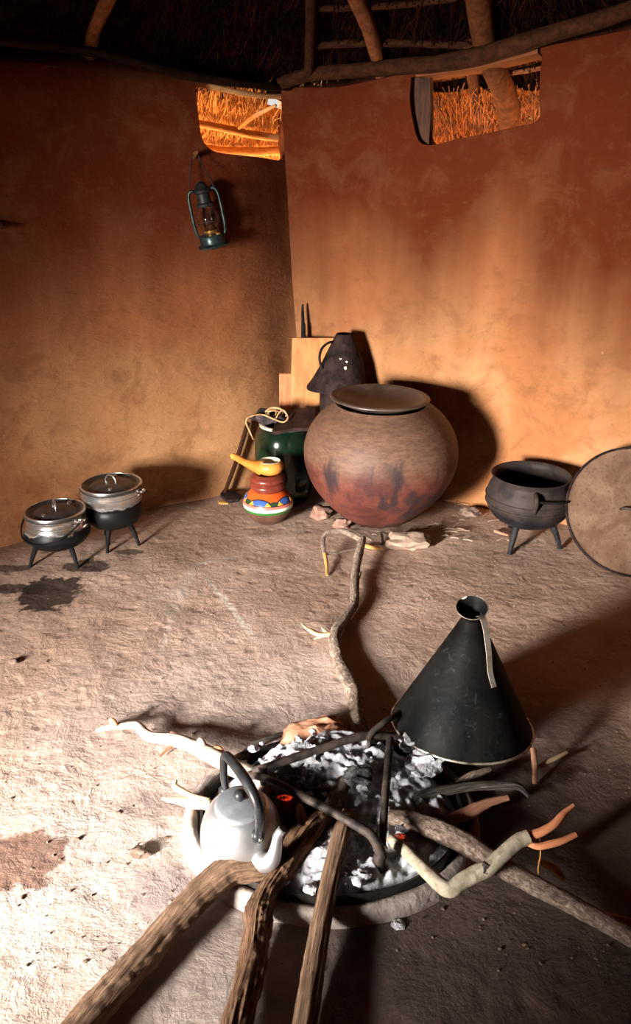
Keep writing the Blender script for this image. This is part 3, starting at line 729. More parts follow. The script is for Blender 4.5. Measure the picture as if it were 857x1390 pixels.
def decal(a, z, wa, hz, mat, e, shape):
    bmx = bmesh.new(); ctr_ = None; n = 18; ring = []
    for k in range(n):
        t = 2 * PI * k / n
        if shape == 'half': x, y = math.cos(t), max(0, math.sin(t)) * 1.0
        elif shape == 'tri': t3 = k / n * 3; i = int(t3); f = t3 - i; A = [(-1, 0), (1, 0), (0, 1)]; x = A[i % 3][0] * (1 - f) + A[(i + 1) % 3][0] * f; y = A[i % 3][1] * (1 - f) + A[(i + 1) % 3][1] * f
        ring.append((x, y))
    def P(x, y, ee): zz = z + y * hz; return bmx.verts.new(cyl_pt(br(zz) + ee, a + x * wa, zz))
    cc = (0, .35); layers = []
    for s in (1., .7, .35):
        layers.append([P(cc[0] + (x - cc[0]) * s, cc[1] + (y - cc[1]) * s, e) for x, y in ring])
    base = [P(x, y, -.003) for x, y in ring]; mid = P(*cc, e); layers.insert(0, base)
    for A, B in zip(layers, layers[1:]):
        for k in range(n): bmx.faces.new((A[k], A[(k + 1) % n], B[(k + 1) % n], B[k]))
    for k in range(n): bmx.faces.new((layers[-1][k], layers[-1][(k + 1) % n], mid))
    bmesh.ops.remove_doubles(bmx, verts=bmx.verts, dist=1e-5)
    return obj('painted_patch', bmx, M['paint_' + mat], belly, sharp=70)
for i in range(5):
    a = math.radians(-108 + 72 * i)
    decal(a, .1230, .56, .026, 'outline', .0022, 'half'); decal(a, .1232, .50, .023, 'blue', .0032, 'half')
    decal(a + .63, .1230, .24, .016, 'darkgreen', .0042, 'half')
    decal(a + .36, .1230, .13, .016, 'amber', .0050, 'tri'); decal(a - .36, .1230, .13, .016, 'amber', .0050, 'tri')
obj('neck', LA([(0, .16), (.064, .162), (.074, .170), (.083, .182), (.083, .194), (.074, .2045), (.073, .2065), (.082, .214), (.082, .226), (.073, .236), (.060, .242), (.052, .243), (.048, .230), (0, .225)], c, segs=56, smooth=3), M['painted'], cal)
lc2 = c + V((.012, -.004, .243))
lad = thing('gourd_ladle', 'yellow gourd ladle lying on top of the painted clay vessel', 'ladle', lc2)
bowl = LA([(0, 0), (.035, .002), (.058, .018), (.064, .038), (.058, .056), (.050, .064)], lc2, segs=40, smooth=3)
hp = [lc2 + V(v) for v in ((-.040, -.012, .034), (-.075, -.024, .050), (-.112, -.036, .070), (-.145, -.046, .094), (-.166, -.052, .106))]
tube(bowl, hp, [.036, .025, .017, .0155, .014], segs=16, tip=True)
obj('bowl_and_handle', bowl, M['gourd'], lad, sharp=70)
obj('bowl_lining', LA([(.0505, .0635), (.049, .0655), (.046, .062), (.050, .045), (.045, .022), (.02, .010), (0, .009)], lc2, segs=40, smooth=2), M['gourd_in'], lad)

# ------------------------------------------------------------------ green pot with a bundle of things on top
c = V((-.155, 3.635, 0))
gp = thing('glazed_pot', 'dark green glazed pot in the corner behind the painted vessel', 'pot', c)
pr = [(0, 0), (.10, .002), (.125, .02), (.14, .09), (.146, .20), (.145, .29), (.138, .335), (.122, .37), (.112, .385), (.111, .392)]
obj('pot_body', LA(catmull(pr, 4) + [(.10, .385), (.12, .34), (.13, .2), (.11, .03), (0, .015)], c, segs=64), M['green_glaze'], gp)
obj('pot_rim', LA([(.098, .385), (.113, .384), (.121, .388), (.122, .394), (.116, .398), (.101, .397), (.098, .392)], c, segs=64), M['cream'], gp)
# flat leather pieces laid over the mouth
def slab(pts, th, mat, name, label, cat, bend=.01, seed=0.):
    bmx = bmesh.new(); n = 7; ring = []
    a, b_, cc, d = [V(p) for p in pts]
    top, bot = [], []
    for i in range(n + 1):
        for j in range(n + 1):
            u, v = i / n, j / n; p = (a * (1 - u) + b_ * u) * (1 - v) + (d * (1 - u) + cc * u) * v
            k = bend * mnoise.noise(p * 14 + V((seed, 0, 0)))
            top.append(bmx.verts.new(p + V((0, 0, th + k)))); bot.append(bmx.verts.new(p + V((0, 0, k))))
    I = lambda i, j: i * (n + 1) + j
    for i in range(n):
        for j in range(n):
            bmx.faces.new((top[I(i, j)], top[I(i + 1, j)], top[I(i + 1, j + 1)], top[I(i, j + 1)])); bmx.faces.new((bot[I(i, j)], bot[I(i, j + 1)], bot[I(i + 1, j + 1)], bot[I(i + 1, j)]))
    for i in range(n):
        for A, B in ((I(i, 0), I(i + 1, 0)), (I(i, n), I(i + 1, n)), (I(0, i), I(0, i + 1)), (I(n, i), I(n, i + 1))):
            bmx.faces.new((top[A], top[B], bot[B], bot[A]))
    return single(name, bmx, mat, label, cat)
T = .402
slab([c + V((-.050, -.150, T - .012)), c + V((.150, -.130, T - .004)), c + V((.155, .06, T + .045)), c + V((-.03, .05, T + .02))], .016, M['leather'], 'leather_strap', 'dark brown flat leather piece lying across the green pot', 'leather piece', .012, 1)
bundle = bmesh.new()
rr = random.Random(5)
for k in range(7):
    a0 = rr.uniform(0, 6.28); pts = []
    for i in range(5):
        pts.append(c + V((-.070 + .070 * math.cos(a0 + i * 1.1) + .02 * rr.uniform(-1, 1), .01 + .06 * math.sin(a0 + i * 1.1), T + .010 + .03 * rr.random())))
    tube(bundle, pts, [.010, .014, .013, .014, .009], segs=8, rough=.2, rs=30)
single('cloth_bundle', bundle, M['cloth'], 'bunched dark rag on top of the green pot under the twine', 'rag', sharp=60)
tw = bmesh.new()
pts = [AT(a, b, y) for a, b, y in ((344, 596, 3.55), (339, 585, 3.53), (334, 572, 3.53), (341, 565, 3.55), (356, 563, 3.57), (370, 568, 3.56), (384, 573, 3.56), (391, 567, 3.58), (385, 557, 3.6), (378, 562, 3.58), (374, 570, 3.57))]
tube(tw, pts, .0042, segs=7, rough=.15, rs=60)
for k in range(4):
    o3 = AT(368 + 3 * k, 560 + (k % 2) * 3, 3.62); rad = .026 + .006 * k
    pts = [o3 + V((rad * math.cos(t), .012 * math.sin(t * 2 + k), rad * .75 * math.sin(t))) for t in [2 * PI * q / 9 for q in range(9)]]
    tube(tw, pts, .0046, segs=7, closed=True, rough=.15, rs=60, sub=3)
single('twine_coil', tw, M['twine'], 'tangled tan twine heaped over the rim of the green pot', 'twine', sharp=60)

# hoe resting against the left wall
hb = F(304, 675); ht = AT(337, 573, 3.755)
hoe = thing('hoe', 'thin dark hoe leaning at the foot of the left wall', 'hoe', hb)
obj('shaft', TB([hb + V((0, 0, .012)), hb.lerp(ht, .5) + V((.004, 0, 0)), ht], [.010, .011, .012], segs=10, rough=.06), M['pole_sooty'], hoe)
bl = [F(a, b, .012) for a, b in ((299, 674), (303, 668), (318, 670), (328, 675), (325, 681), (308, 682))]
obj('blade', prism(bmesh.new(), bl, V((0, 0, .014)), .003), M['dark_jug'], hoe)
obj('blade_edge', prism(bmesh.new(), [F(a, b, .006) for a, b in ((296, 681), (308, 681.5), (310, 685), (297, 684.5))], V((0, 0, .008)), .002), M['peeled_tan'], hoe, label='bright yellowish tip')

# boards and jug in the corner
def leaning_board(x0, x1, y0, y1, zt, th, bev=.006):
    n = V((0, -(zt), (y1 - y0))).normalized()
    poly = [V((x0[0], y0, 0)), V((x1[0], y0, 0)), V((x1[1], y1, zt)), V((x0[1], y1, zt))]
    return prism(bmesh.new(), poly, -n * th, bev)
single('cutting_board', leaning_board((-.142, -.118), (.07, .092), 3.785, 3.862, .772, .022), M['board'], 'tall scrubbed wooden board standing upright in the corner behind the jug', 'board')
single('plank', leaning_board((-.195, -.186), (-.05, -.05), 3.835, 3.885, .585, .016, .004), M['plank_red'], 'narrow reddish plank half hidden behind the left of the wooden board', 'plank')
sp = AT(388, 512, 3.915)
single('wooden_paddle', tube(bmesh.new(), [V((-.15, 3.90, 0)), V((-.15, 3.905, .4)), sp + V((0, 0, -.05)), sp + V((0, 0, -.012)), sp + V((.003, 0, .012))], [.009, .009, .012, .021, .015], segs=12, tip=True), M['dark_jug'], 'dark rounded paddle head peeping over the reddish plank', 'paddle')
rt = AT(411, 413, 3.905)
single('iron_rod', tube(bmesh.new(), [V((-.058, 3.875, 0)), V((-.06, 3.89, .5)), AT(412, 455, 3.90), AT(412, 441, 3.902), AT(411.5, 438, 3.902), AT(411, 425, 3.904), rt], [.010, .0105, .0115, .0110, .0085, .0075, .0045], segs=12, smooth=False), M['black_iron'], 'tapered black iron rod rising behind the wooden board', 'rod')

jc = V((.126, 3.70, 0))
jug = thing('conical_jug', 'dark cone-topped metal jug standing in the corner behind the huge clay pot', 'jug', jc)
obj('jug_body', LA([(0, 0), (.098, .001), (.102, .01), (.104, .30), (.106, .56), (.100, .575), (0, .58)], jc, segs=48), M['dark_jug'], jug)
cone = LA([(.150, .562), (.152, .572), (.138, .60), (.105, .675), (.07, .755), (.047, .805), (.040, .822), (.0365, .824), (.033, .815), (.03, .80), (0, .80)], (0, 0, 0), segs=56)
for v in cone.verts:                                             # the skirt is drawn out into a beak on the left
    if v.co.z < .66:
        a = math.atan2(v.co.y, v.co.x); k = max(0, math.cos(a - math.radians(200))) ** 6 * (.66 - v.co.z) / .1
        v.co.x *= 1 + .16 * k; v.co.y *= 1 + .16 * k
        k2 = max(0, math.cos(a - math.radians(20))); s = 1 - .26 * k2 * (.66 - v.co.z) / .1
        v.co.x *= s; v.co.y *= s
    v.co.x += .012 * (v.co.z - .57) / .25
bmesh.ops.translate(cone, vec=jc, verts=cone.verts)
cn = obj('cone_top', cone, M['dark_jug'], jug)
hpts = [AT(a, b, y) for a, b, y in ((455, 464, 3.69), (447, 465, 3.66), (438, 472, 3.64), (434, 484, 3.63), (436, 497, 3.635), (441, 506, 3.66))]
obj('handle', tube(bmesh.new(), hpts, .0062, segs=10), M['dark_jug'], jug)
for (a, b, r) in ((470, 497, .006), (472, 489, .005), (464, 485, .004)):
    p = AT(a, b, 3.66)
    # worn flakes sit on the cone's surface
    zz = p.z; rad = max(.03, .152 - (zz - .572) * (.152 - .040) / .25); ang = math.asin(max(-.9, min(.9, (p.x - jc.x - .012 * (zz - .57) / .25) / rad)))
    s = V((jc.x + rad * math.sin(ang), jc.y - rad * math.cos(ang), zz))
    obj('bare_flake', rock(s - V((0, 0, r)), r, (1, .35, 1.1), a * .1, .5, 2), M['cream'], cn)

# ------------------------------------------------------------------ lantern on the left wall
lw = RW(265, 250, LEFT)
lt = RW(281, 333, LEFT) + V((.045, -.085, 0)); ltop = RW(260, 246, LEFT) + V((.05, -.085, 0))
axis = (ltop - lt).normalized(); H = (ltop - lt).length
lan = thing('hurricane_lantern', 'blue-green hurricane lantern hanging tilted from a peg on the left wall', 'lantern', lt)
zq = V((0, 0, 1)).rotation_difference(axis).to_matrix().to_4x4()
def LL(prof, **k): return LA(prof, lt, zq, **k)
def lp_(x, y, z): return lt + zq.to_3x3() @ V((x, y, z))
s = H / .30
obj('tank', LL([(0, .006 * s), (.03 * s, .004 * s), (.068 * s, 0), (.076 * s, .003 * s), (.077 * s, .010 * s), (.066 * s, .016 * s), (.062 * s, .020 * s), (.062 * s, .052 * s), (.058 * s, .058 * s), (.03 * s, .066 * s), (0, .068 * s)], segs=48), M['lantern'], lan)
obj('burner', LL([(.03 * s, .064 * s), (.034 * s, .070 * s), (.034 * s, .082 * s), (.022 * s, .088 * s), (.016 * s, .10 * s), (.006 * s, .104 * s), (0, .104 * s)], segs=32), M['brass'], lan)
obj('globe', LL([(.033 * s, .078 * s), (.044 * s, .090 * s), (.054 * s, .115 * s), (.054 * s, .140 * s), (.044 * s, .170 * s), (.035 * s, .190 * s), (.0335 * s, .190 * s), (.042 * s, .170 * s), (.052 * s, .140 * s), (.052 * s, .115 * s), (.042 * s, .091 * s), (.0315 * s, .079 * s)], segs=40), M['glass'], lan)
obj('chimney', LL([(.040 * s, .186 * s), (.043 * s, .190 * s), (.043 * s, .200 * s), (.032 * s, .206 * s), (.030 * s, .245 * s), (.042 * s, .250 * s), (.044 * s, .262 * s), (.034 * s, .270 * s), (.022 * s, .290 * s), (.010 * s, .298 * s), (0, .299 * s)], segs=40), M['lantern_dark'], lan)
for sx in (-1, 1):
    obj('side_tube', tube(bmesh.new(), [lp_(sx * .058 * s, 0, .05 * s), lp_(sx * .070 * s, 0, .075 * s), lp_(sx * .073 * s, 0, .15 * s), lp_(sx * .070 * s, 0, .235 * s), lp_(sx * .055 * s, 0, .262 * s), lp_(sx * .034 * s, 0, .258 * s)], [.006 * s, .0075 * s, .008 * s, .0075 * s, .007 * s, .007 * s], segs=12), M['lantern'], lan)
gb = bmesh.new()
for sx in (-1, 1): tube(gb, [lp_(sx * .066 * s, .0, .10 * s), lp_(sx * .035 * s, -.052 * s, .12 * s), lp_(0, -.060 * s, .125 * s) if sx < 0 else lp_(-.005 * s, -.0595 * s, .125 * s)], .0016, segs=6)
obj('globe_guard', gb, M['lantern_dark'], lan)
pk = RW(264, 214, LEFT) + V((.016, -.06, .014))
obj('bail_handle', tube(bmesh.new(), [lp_(-.070 * s, 0, .235 * s), lp_(-.055 * s, 0, .275 * s), pk + V((-.022, 0, -.035)), pk + V((0, 0, .012)), pk + V((.02, 0, -.035)), lp_(.055 * s, 0, .275 * s), lp_(.070 * s, 0, .235 * s)], .0022, segs=8), M['lantern_dark'], lan)
obj('filler_cap', LA([(0, 0), (.011, .001), (.012, .008), (.009, .012), (0, .013)], lp_(.035 * s, -.03 * s, .055 * s), zq, segs=20), M['brass'], lan)

# ------------------------------------------------------------------ hearth
def ell(t, k=1., z=0., dx=0, dy=0): return F(450 + dx + 196 * k * math.cos(t), 1127 + dy + 124 * k * math.sin(t), z)
hearth = thing('hearth_ring', 'round clay kerb of the open hearth set in the floor', 'hearth', V((HC.x, HC.y, 0)))
N = 96
kb = bmesh.new(); rings = []
for i in range(N):
    t = 2 * PI * i / N; o_ = ell(t, 1.04); n_ = ell(t, .90); c_ = ell(t, .97); dv = (o_ - n_).normalized(); w = .019 + .005 * mnoise.noise(c_ * 7); h = .034 + .012 * mnoise.noise(c_ * 4 + V((0, 0, 3)))
    rings.append([kb.verts.new(c_ + dv * a * w + V((0, 0, b * h - .01))) for a, b in ((1.5, -.1), (1.15, .55), (.6, 1.05), (0, 1.2), (-.6, 1.1), (-.95, .7), (-1.05, -.3))])
for i in range(N):
    A, B = rings[i], rings[(i + 1) % N]
    for k in range(len(A)): kb.faces.new((A[k], A[(k + 1) % len(A)], B[(k + 1) % len(A)], B[k]))
obj('kerb', kb, M['curb'], hearth, sharp=80)
bd = bmesh.new(); rings = []
for i in range(N):
    t = 2 * PI * i / N; a, b = ell(t, .905), ell(t, .885); a.z = b.z = 0
    rings.append([bd.verts.new(p + V((0, 0, z))) for p, z in ((a, -.01), (a, .046), (b, .046), (b, -.01))])
for i in range(N):
    A, B = rings[i], rings[(i + 1) % N]
    for k in range(4): bd.faces.new((A[k], A[(k + 1) % 4], B[(k + 1) % 4], B[k]))
obj('iron_band', bd, M['band'], hearth, label='sooty black iron band inside the kerb')
# ash bed
ash = bmesh.new(); NRr, Na = 84, 240; rows = []
def ash_h(p, k):
    d = p - V((HC.x, HC.y, 0)); base = .046 + .055 * math.exp(-((p - F(450, 1052)).length / .17) ** 2) + .03 * math.exp(-((p - F(590, 1040)).length / .13) ** 2)
    base -= .035 * math.exp(-((p - F(345, 1130)).length / .12) ** 2) + .02 * math.exp(-((p - F(570, 1190)).length / .14) ** 2)
    n = .022 * mnoise.noise(p * 13) + .024 * abs(mnoise.noise(p * 27)) + .010 * mnoise.noise(p * 55) + .006 * abs(mnoise.noise(p * 110))
    return (base + n) * min(1, (1 - k) * 6) + .004
for i in range(NRr):
    k = i / (NRr - 1) * .995; row = []
    for j in range(Na):
        p = ell(2 * PI * j / Na, .885 * k + .002); p.z = 0
        row.append(ash.verts.new(p + V((0, 0, ash_h(p, k)))))
    rows.append(row)
for A, B in zip(rows, rows[1:]):
    for j in range(Na): ash.faces.new((A[j], A[(j + 1) % Na], B[(j + 1) % Na], B[j]))
o = single('ash_bed', ash, M['ash'], 'white and grey wood ash filling the hearth', 'ash', sharp=180); o['kind'] = 'stuff'
def ash_z(p):
    q = V((p.x, p.y, 0)); return ash_h(q, .3)
lum = bmesh.new(); rr = random.Random(11)
for k in range(130):
    a, q = rr.uniform(0, 2 * PI), math.sqrt(rr.random()) * .84; p = ell(a, q); sz = rr.uniform(.003, .009) if rr.random() < .85 else rr.uniform(.010, .017)
    b2 = rock((p.x, p.y, ash_z(p) - sz * .5), sz, (1, rr.uniform(.6, 1), .7), k * .7, .4, 2); me = bpy.data.meshes.new('t'); b2.to_mesh(me); b2.free(); lum.from_mesh(me); bpy.data.meshes.remove(me)
o = single('ash_crumbs', lum, M['clod'], 'crumbly pale lumps scattered over the ash of the hearth', 'ash', sharp=60); o['kind'] = 'stuff'
for (px, py, r, sd, lab) in ((604, 1044, .046, 1.2, 'largest white ash clod beneath the rim of the leaning tin cone'), (562, 1036, .034, 2.6, 'white ash clod just right of the iron stand'), (410, 1055, .04, 4.4, 'ash clod behind the kettle'), (575, 1060, .040, 5.3, 'ash clod in front of the largest white clod')):
    p = F(px, py, .03); p.z = ash_z(p) - .02
    single('ash_clod', rock(p, r, (1.1, .8, .75), sd, .4, 3, 2.2), M['clod'], lab, 'ash clod')
for (px, py, r, sd, lab) in ((392, 1088, .030, 2.2, 'black charcoal lump beside the kettle'), (548, 1128, .022, 4.1, 'black charcoal lump at the tip of the pale branch'), (485, 1090, .028, 6.6, 'black charcoal lump under the middle of the iron stand')):
    p = F(px, py, .03); p.z = ash_z(p) - .008
    single('charcoal', rock(p, r, (1.2, .9, .8), sd, .4), M['coal'], lab, 'charcoal')
for (px, py, r, sd, lab) in ((387, 1080, .011, 2.9, 'glowing red ember behind the kettle'), (543, 1133, .007, 4.7, 'glowing red ember at the tip of the pale branch')):
    p = F(px, py, .07); p.z = .058 if px < 400 else .060
    single('ember', rock(p, r, (1.5, .9, .7), sd, .4), M['ember'], lab, 'ember')

# ------------------------------------------------------------------ iron stand over the fire
zt = .122
v1, v2, v3 = F(354, 1045, zt), F(511, 1137, zt), F(528, 1001, zt)
st = thing('fire_stand', 'bent iron bar stand straddling the ash in the hearth', 'iron stand', V((HC.x, HC.y, .03)))
obj('long_bar', TB([F(346, 1046, zt - .02), F(362, 1041, zt), F(420, 1022, zt), F(470, 1005, zt), F(502, 998, zt), F(545, 1000, zt - .032), F(592, 1004, .062)], [.010, .0105, .011, .011, .012, .011, .011], segs=12, rough=.04, rs=20), M['iron'], st)
fl = V((v2.x + .004, v2.y - .012, .02))
obj('bent_bar', TB([F(338, 1052, .075), F(362, 1057, zt), F(410, 1081, zt), F(455, 1104, zt), F(488, 1123, zt), F(506, 1136, zt - .006), v2 + V((.010, -.008, -.035)), fl + V((.004, 0, .05)), fl], [.010, .010, .0105, .0105, .011, .012, .013, .014, .013], segs=12, rough=.04, rs=20), M['iron'], st)
obj('cross_bar', TB([F(530, 1003, zt), F(527, 1040, zt - .002), F(523, 1085, zt - .005), F(519, 1146, zt - .03)], [.0105, .010, .010, .009], segs=12, rough=.04, rs=20), M['iron'], st)
obj('brace', TB([F(498, 1005, zt - .004), F(510, 990, zt + .014), F(535, 972, zt + .016), F(575, 950, .07)], [.008, .0085, .008, .008], segs=10, rough=.04), M['iron'], st)
obj('hook', TB([F(503, 997, zt + .008), F(501, 1008, zt - .01), F(502, 1015, zt - .025), F(508, 1012, zt - .03)], .006, segs=10), M['iron'], st)
for (p, lab) in ((F(356, 1044, zt), None), (F(588, 1004, .064), None)):
    obj('stand_leg', TB([p + V((0, 0, .004)), V((p.x + .004, p.y + .004, .05)), V((p.x, p.y + .008, .012))], [.010, .010, .010], segs=10), M['iron'], st)

# ------------------------------------------------------------------ kettle
kc = F(326, 1085, .178); kc.z = 0; kz = .008; k0 = V((kc.x, kc.y, kz))
ket = thing('kettle', 'dented aluminium kettle with black handle at the edge of the hearth', 'kettle', k0)
sp = V((.54, -.84, 0)).normalized(); sd_ = V((.84, .54, 0)).normalized()
prof = [(0, 0), (.070, .002), (.084, .010), (.0925, .035), (.0955, .065), (.0925, .095), (.083, .124), (.069, .144), (.060, .151), (.057, .153)]
obj('kettle_body', LA(catmull(prof, 4) + [(.05, .150), (.055, .13), (0, .12)], k0, segs=64, wob=.02), M['alu_kettle'], ket)
kl = obj('lid', LA([(.046, .149), (.0580, .151), (.0595, .154), (.057, .158), (.050, .161), (.03, .166), (.012, .168), (0, .168)], k0, segs=56), M['lid_grey'], ket)
obj('knob', LA([(.006, .165), (.006, .172), (.012, .176), (.0145, .184), (.012, .191), (.006, .195), (0, .196)], k0, segs=24), M['bakelite'], kl)
zv = V((0, 0, 1))
sq = V((.68, -.73, 0)).normalized(); sb = bmesh.new()
spo = [k0 + V(v) for v in ((.040, -.060, .074), (.058, -.086, .074), (.077, -.095, .090), (.086, -.090, .120), (.090, -.084, .146), (.099, -.081, .160))]
tube(sb, spo, [.026, .023, .0185, .0135, .0110, .0105], segs=20, tip=False)
obj('spout', sb, M['alu_kettle'], ket, sharp=60)
lipb = bmesh.new(); tube(lipb, [spo[-1] + V((-.0005, 0, -.001)), spo[-1] + V((.0035, .001, .0045))], [.0106, .0113], segs=20, smooth=False); obj('spout_mouth', lipb, M['coal'], ket)
hb_ = [k0 - sp * .074 + zv * .138, k0 - sp * .082 + zv * .165, k0 - sp * .080 + zv * .215, k0 - sp * .066 + zv * .246, k0 - sp * .030 + zv * .254, k0 + sp * .030 + zv * .252, k0 + sp * .074 + zv * .236, k0 + sp * .094 + zv * .202, k0 + sp * .092 + zv * .160, k0 + sp * .086 + zv * .128]
obj('handle', tube(bmesh.new(), hb_, [.0075, .009, .0095, .011, .012, .0125, .012, .011, .010, .009], segs=14), M['bakelite'], ket)
for s_ in (-1, 1):
    ctr_ = k0 + sp * (.082 * s_) + zv * .130
    obj('handle_bracket', rock(ctr_ - zv * .018, .015, (1, 1, 1.2), s_ + 3, .12, 2), M['bakelite'], ket)
    obj('rivet', rock(ctr_ + sp * .012 * s_ - zv * .004, .0055, (1, 1, 1), s_, .05, 2), M['chrome'], ket)

# ------------------------------------------------------------------ tall tin cone jug over the fire
bc = V((.408, 1.772, .0885)); ax = V((.0443, .1321, 1)).normalized()
cone = thing('tin_cone', 'tall blackened tin cone jug with flared mouth standing over the right side of the fire', 'tin cone jug', bc)
cq = V((0, 0, 1)).rotation_difference(ax).to_matrix().to_4x4(); c3 = cq.to_3x3()
def CP(a, r, z): return bc + c3 @ V((r * math.cos(a), r * math.sin(a), z))
HH, RB, RN = .318, .195, .026
side_r = lambda z: RB + (RN - RB) * z / HH
obj('cone_body', LA([(0, .003), (.15, .002), (RB - .002, 0)] + [(side_r(HH * i / 14), HH * i / 14) for i in range(15)] + [(0, HH)], bc, cq, segs=80, wob=.012), M['tin'], cone)
obj('base_rim', tube(bmesh.new(), [CP(a, RB - .0005, .002) for a in [2 * PI * k / 80 for k in range(80)]], .0032, segs=8, closed=True, smooth=False), M['tin_edge'], cone)
nb = CP(0, 0, HH); mdir = (ax + V((-.16, -.46, .0))).normalized(); mq = V((0, 0, 1)).rotation_difference(mdir).to_matrix().to_4x4()
obj('mouth', LA([(.0255, -.012), (.0262, .002), (.029, .012), (.034, .024), (.040, .036), (.0425, .041), (.0415, .042), (.037, .035), (.030, .022), (.024, .010), (0, -.004)], nb, mq, segs=48), M['tin'], cone)
obj('mouth_rim', tube(bmesh.new(), [nb + mq.to_3x3() @ V((.042 * math.cos(a), .042 * math.sin(a), .0412)) for a in [2 * PI * k / 48 for k in range(48)]], .0014, segs=6, closed=True, smooth=False), M['tin_edge'], cone)
# strap handle: a bent strip
sa = math.radians(-62); hs = [(.024, HH + .012), (.036, HH + .016), (.050, HH + .004), (.062, HH - .022), (.078, HH - .07), (.0905, HH - .118), (side_r(HH - .152) + .004, HH - .152)]
hs = catmull(hs, 6); sb = bmesh.new(); rows = []
for i, (r, z) in enumerate(hs):
    p = CP(sa, r, z); tn = c3 @ V((-math.sin(sa), math.cos(sa), 0)); a_ = hs[max(i - 1, 0)]; b_ = hs[min(i + 1, len(hs) - 1)]
    nn = V((b_[1] - a_[1], -(b_[0] - a_[0]))).normalized(); o_ = c3 @ V((math.cos(sa) * -nn.x, math.sin(sa) * -nn.x, -nn.y)); w = .0105 - .003 * i / len(hs)
    rows.append([sb.verts.new(p + tn * w), sb.verts.new(p - tn * w), sb.verts.new(p - tn * w + o_ * .0026), sb.verts.new(p + tn * w + o_ * .0026)])
for A, B in zip(rows, rows[1:]):
    for k in range(4): sb.faces.new((A[k], A[(k + 1) % 4], B[(k + 1) % 4], B[k]))
sb.faces.new(rows[0]); sb.faces.new(rows[-1][::-1])
obj('handle', sb, M['brass_strap'], cone)

# ------------------------------------------------------------------ firewood
def wood(spec, mat, label, rough=.12, segs=14, seed=0., flat=1., sub=6, rs=42., tip=False, name='firewood', cat='firewood', ridge=0.):
    return single(name, sticks(spec, rough, segs, rs, seed, sub, flat, tip, ridge), M[mat], label, cat, 'firewood around the hearth', sharp=70)
# long crooked branch from the clay pot to the fire
br_ = thing('crooked_branch', 'long crooked grey branch reaching from the huge clay pot into the fire', 'branch', F(470, 830))
obj('stem', sticks([(440, 1112, .085, 11), (453, 1096, .080, 13), (470, 1062, .070, 14), (484, 1035, .062, 13.5), (490, 1010, .056, 12), (489, 990, .048, 11.5), (483, 965, .032, 11), (482, 945, .024, 11), (472, 922, .020, 10), (461, 900, .018, 9), (455, 875, .020, 8.5), (456, 858, .026, 8), (468, 840, .028, 7), (480, 822, .026, 6.3), (482, 800, .024, 6), (483, 778, .028, 5.6), (486, 758, .042, 5.4), (490, 742, .058, 5.3), (492, 731, .066, 5)], .10, 24, 40, 1, 10, ridge=.12), M['bark_grey'], br_, sharp=70)
obj('hooked_arm', sticks([(491, 733, .066, 4.6), (480, 727, .078, 4), (466, 721, .082, 4), (452, 721, .080, 3.8), (442, 725, .074, 3.4), (439, 731, .060, 3), (439, 742, .045, 2.8), (441, 752, .030, 2.8)], .12, 10, 60, 2), M['bark_grey'], br_, sharp=70)
obj('thin_arm', sticks([(441, 751, .030, 2.4), (452, 751, .026, 2), (466, 748, .020, 1.9), (484, 745, .016, 1.9)], .12, 8, 60, 3), M['bark_grey'], br_, sharp=70)
obj('broken_tip', sticks([(441, 750, .032, 2.6), (443, 762, .018, 2.6), (444, 772, .008, 2.3), (444, 781, .003, 1.4)], .15, 8, 60, 4), M['peeled_tan'], br_, label='yellow broken end', sharp=70)
spl = bmesh.new()
for pth in (((456, 860, .028, 5), (444, 861, .030, 6), (433, 861, .030, 5), (424, 857, .032, 4.4), (416, 852, .034, 3), (409, 846, .036, 1)), ((446, 860, .030, 4.5), (440, 855, .034, 3), (437, 851, .036, .8)), ((440, 862, .028, 4), (430, 866, .022, 2.4), (427, 868, .020, .8))):
    b2 = sticks(pth, .2, 8, 70, 5, 4, .45); me = bpy.data.meshes.new('t'); b2.to_mesh(me); b2.free(); spl.from_mesh(me); bpy.data.meshes.remove(me)
obj('torn_splinter', spl, M['peeled'], br_, label='pale torn splinter', sharp=70)
obj('twig_stub', sticks([(487, 783, .030, 3), (489, 779, .034, 2.2), (490, 776, .036, 1.2)], .1, 8), M['bark_grey'], br_, sharp=70)

wood([(382, 1170, .050, 14), (356, 1177, .054, 17), (328, 1178, .060, 20), (308, 1184, .060, 20), (276, 1210, .050, 19.5), (236, 1252, .038, 19.5), (194, 1300, .030, 20), (150, 1348, .028, 21), (100, 1405, .028, 22), (50, 1470, .028, 23)], 'bark_brown', 'thick bent log in front of the kettle, running to the lower left', .07, 40, 3., sub=16, ridge=.13)
wood([(438, 1108, .092, 11), (422, 1128, .086, 13), (400, 1158, .072, 13.5), (382, 1184, .058, 13.5), (362, 1214, .050, 14), (352, 1242, .046, 18), (349, 1264, .040, 17), (344, 1300, .034, 18), (328, 1370, .032, 20), (306, 1470, .032, 22)], 'bark_dark', 'knobbly dark log leaning over the kerb right of the kettle', .14, 40, 7., sub=16, ridge=.18)
wood([(473, 1104, .085, 9), (464, 1126, .080, 11), (454, 1168, .068, 12), (444, 1216, .056, 13), (435, 1262, .046, 14), (427, 1310, .038, 15), (416, 1376, .034, 17), (400, 1470, .034, 19)], 'bark_brown', 'straight brown log pointing at the viewer through the middle of the hearth', .05, 40, 11., sub=16, ridge=.14)
wood([(528, 1108, .060, 10), (556, 1114, .062, 13), (600, 1130, .060, 15), (640, 1150, .058, 14), (680, 1176, .054, 13.5), (726, 1201, .046, 13), (770, 1224, .036, 12.5), (820, 1252, .028, 12), (880, 1286, .026, 12)], 'bark_grey', 'long grey-brown log running from the fire to the lower right corner', .06, 30, 13., sub=12, ridge=.10)
pb = thing('pale_branch', 'angular pale-barked branch with two orange peeled prongs', 'branch', F(620, 1180))
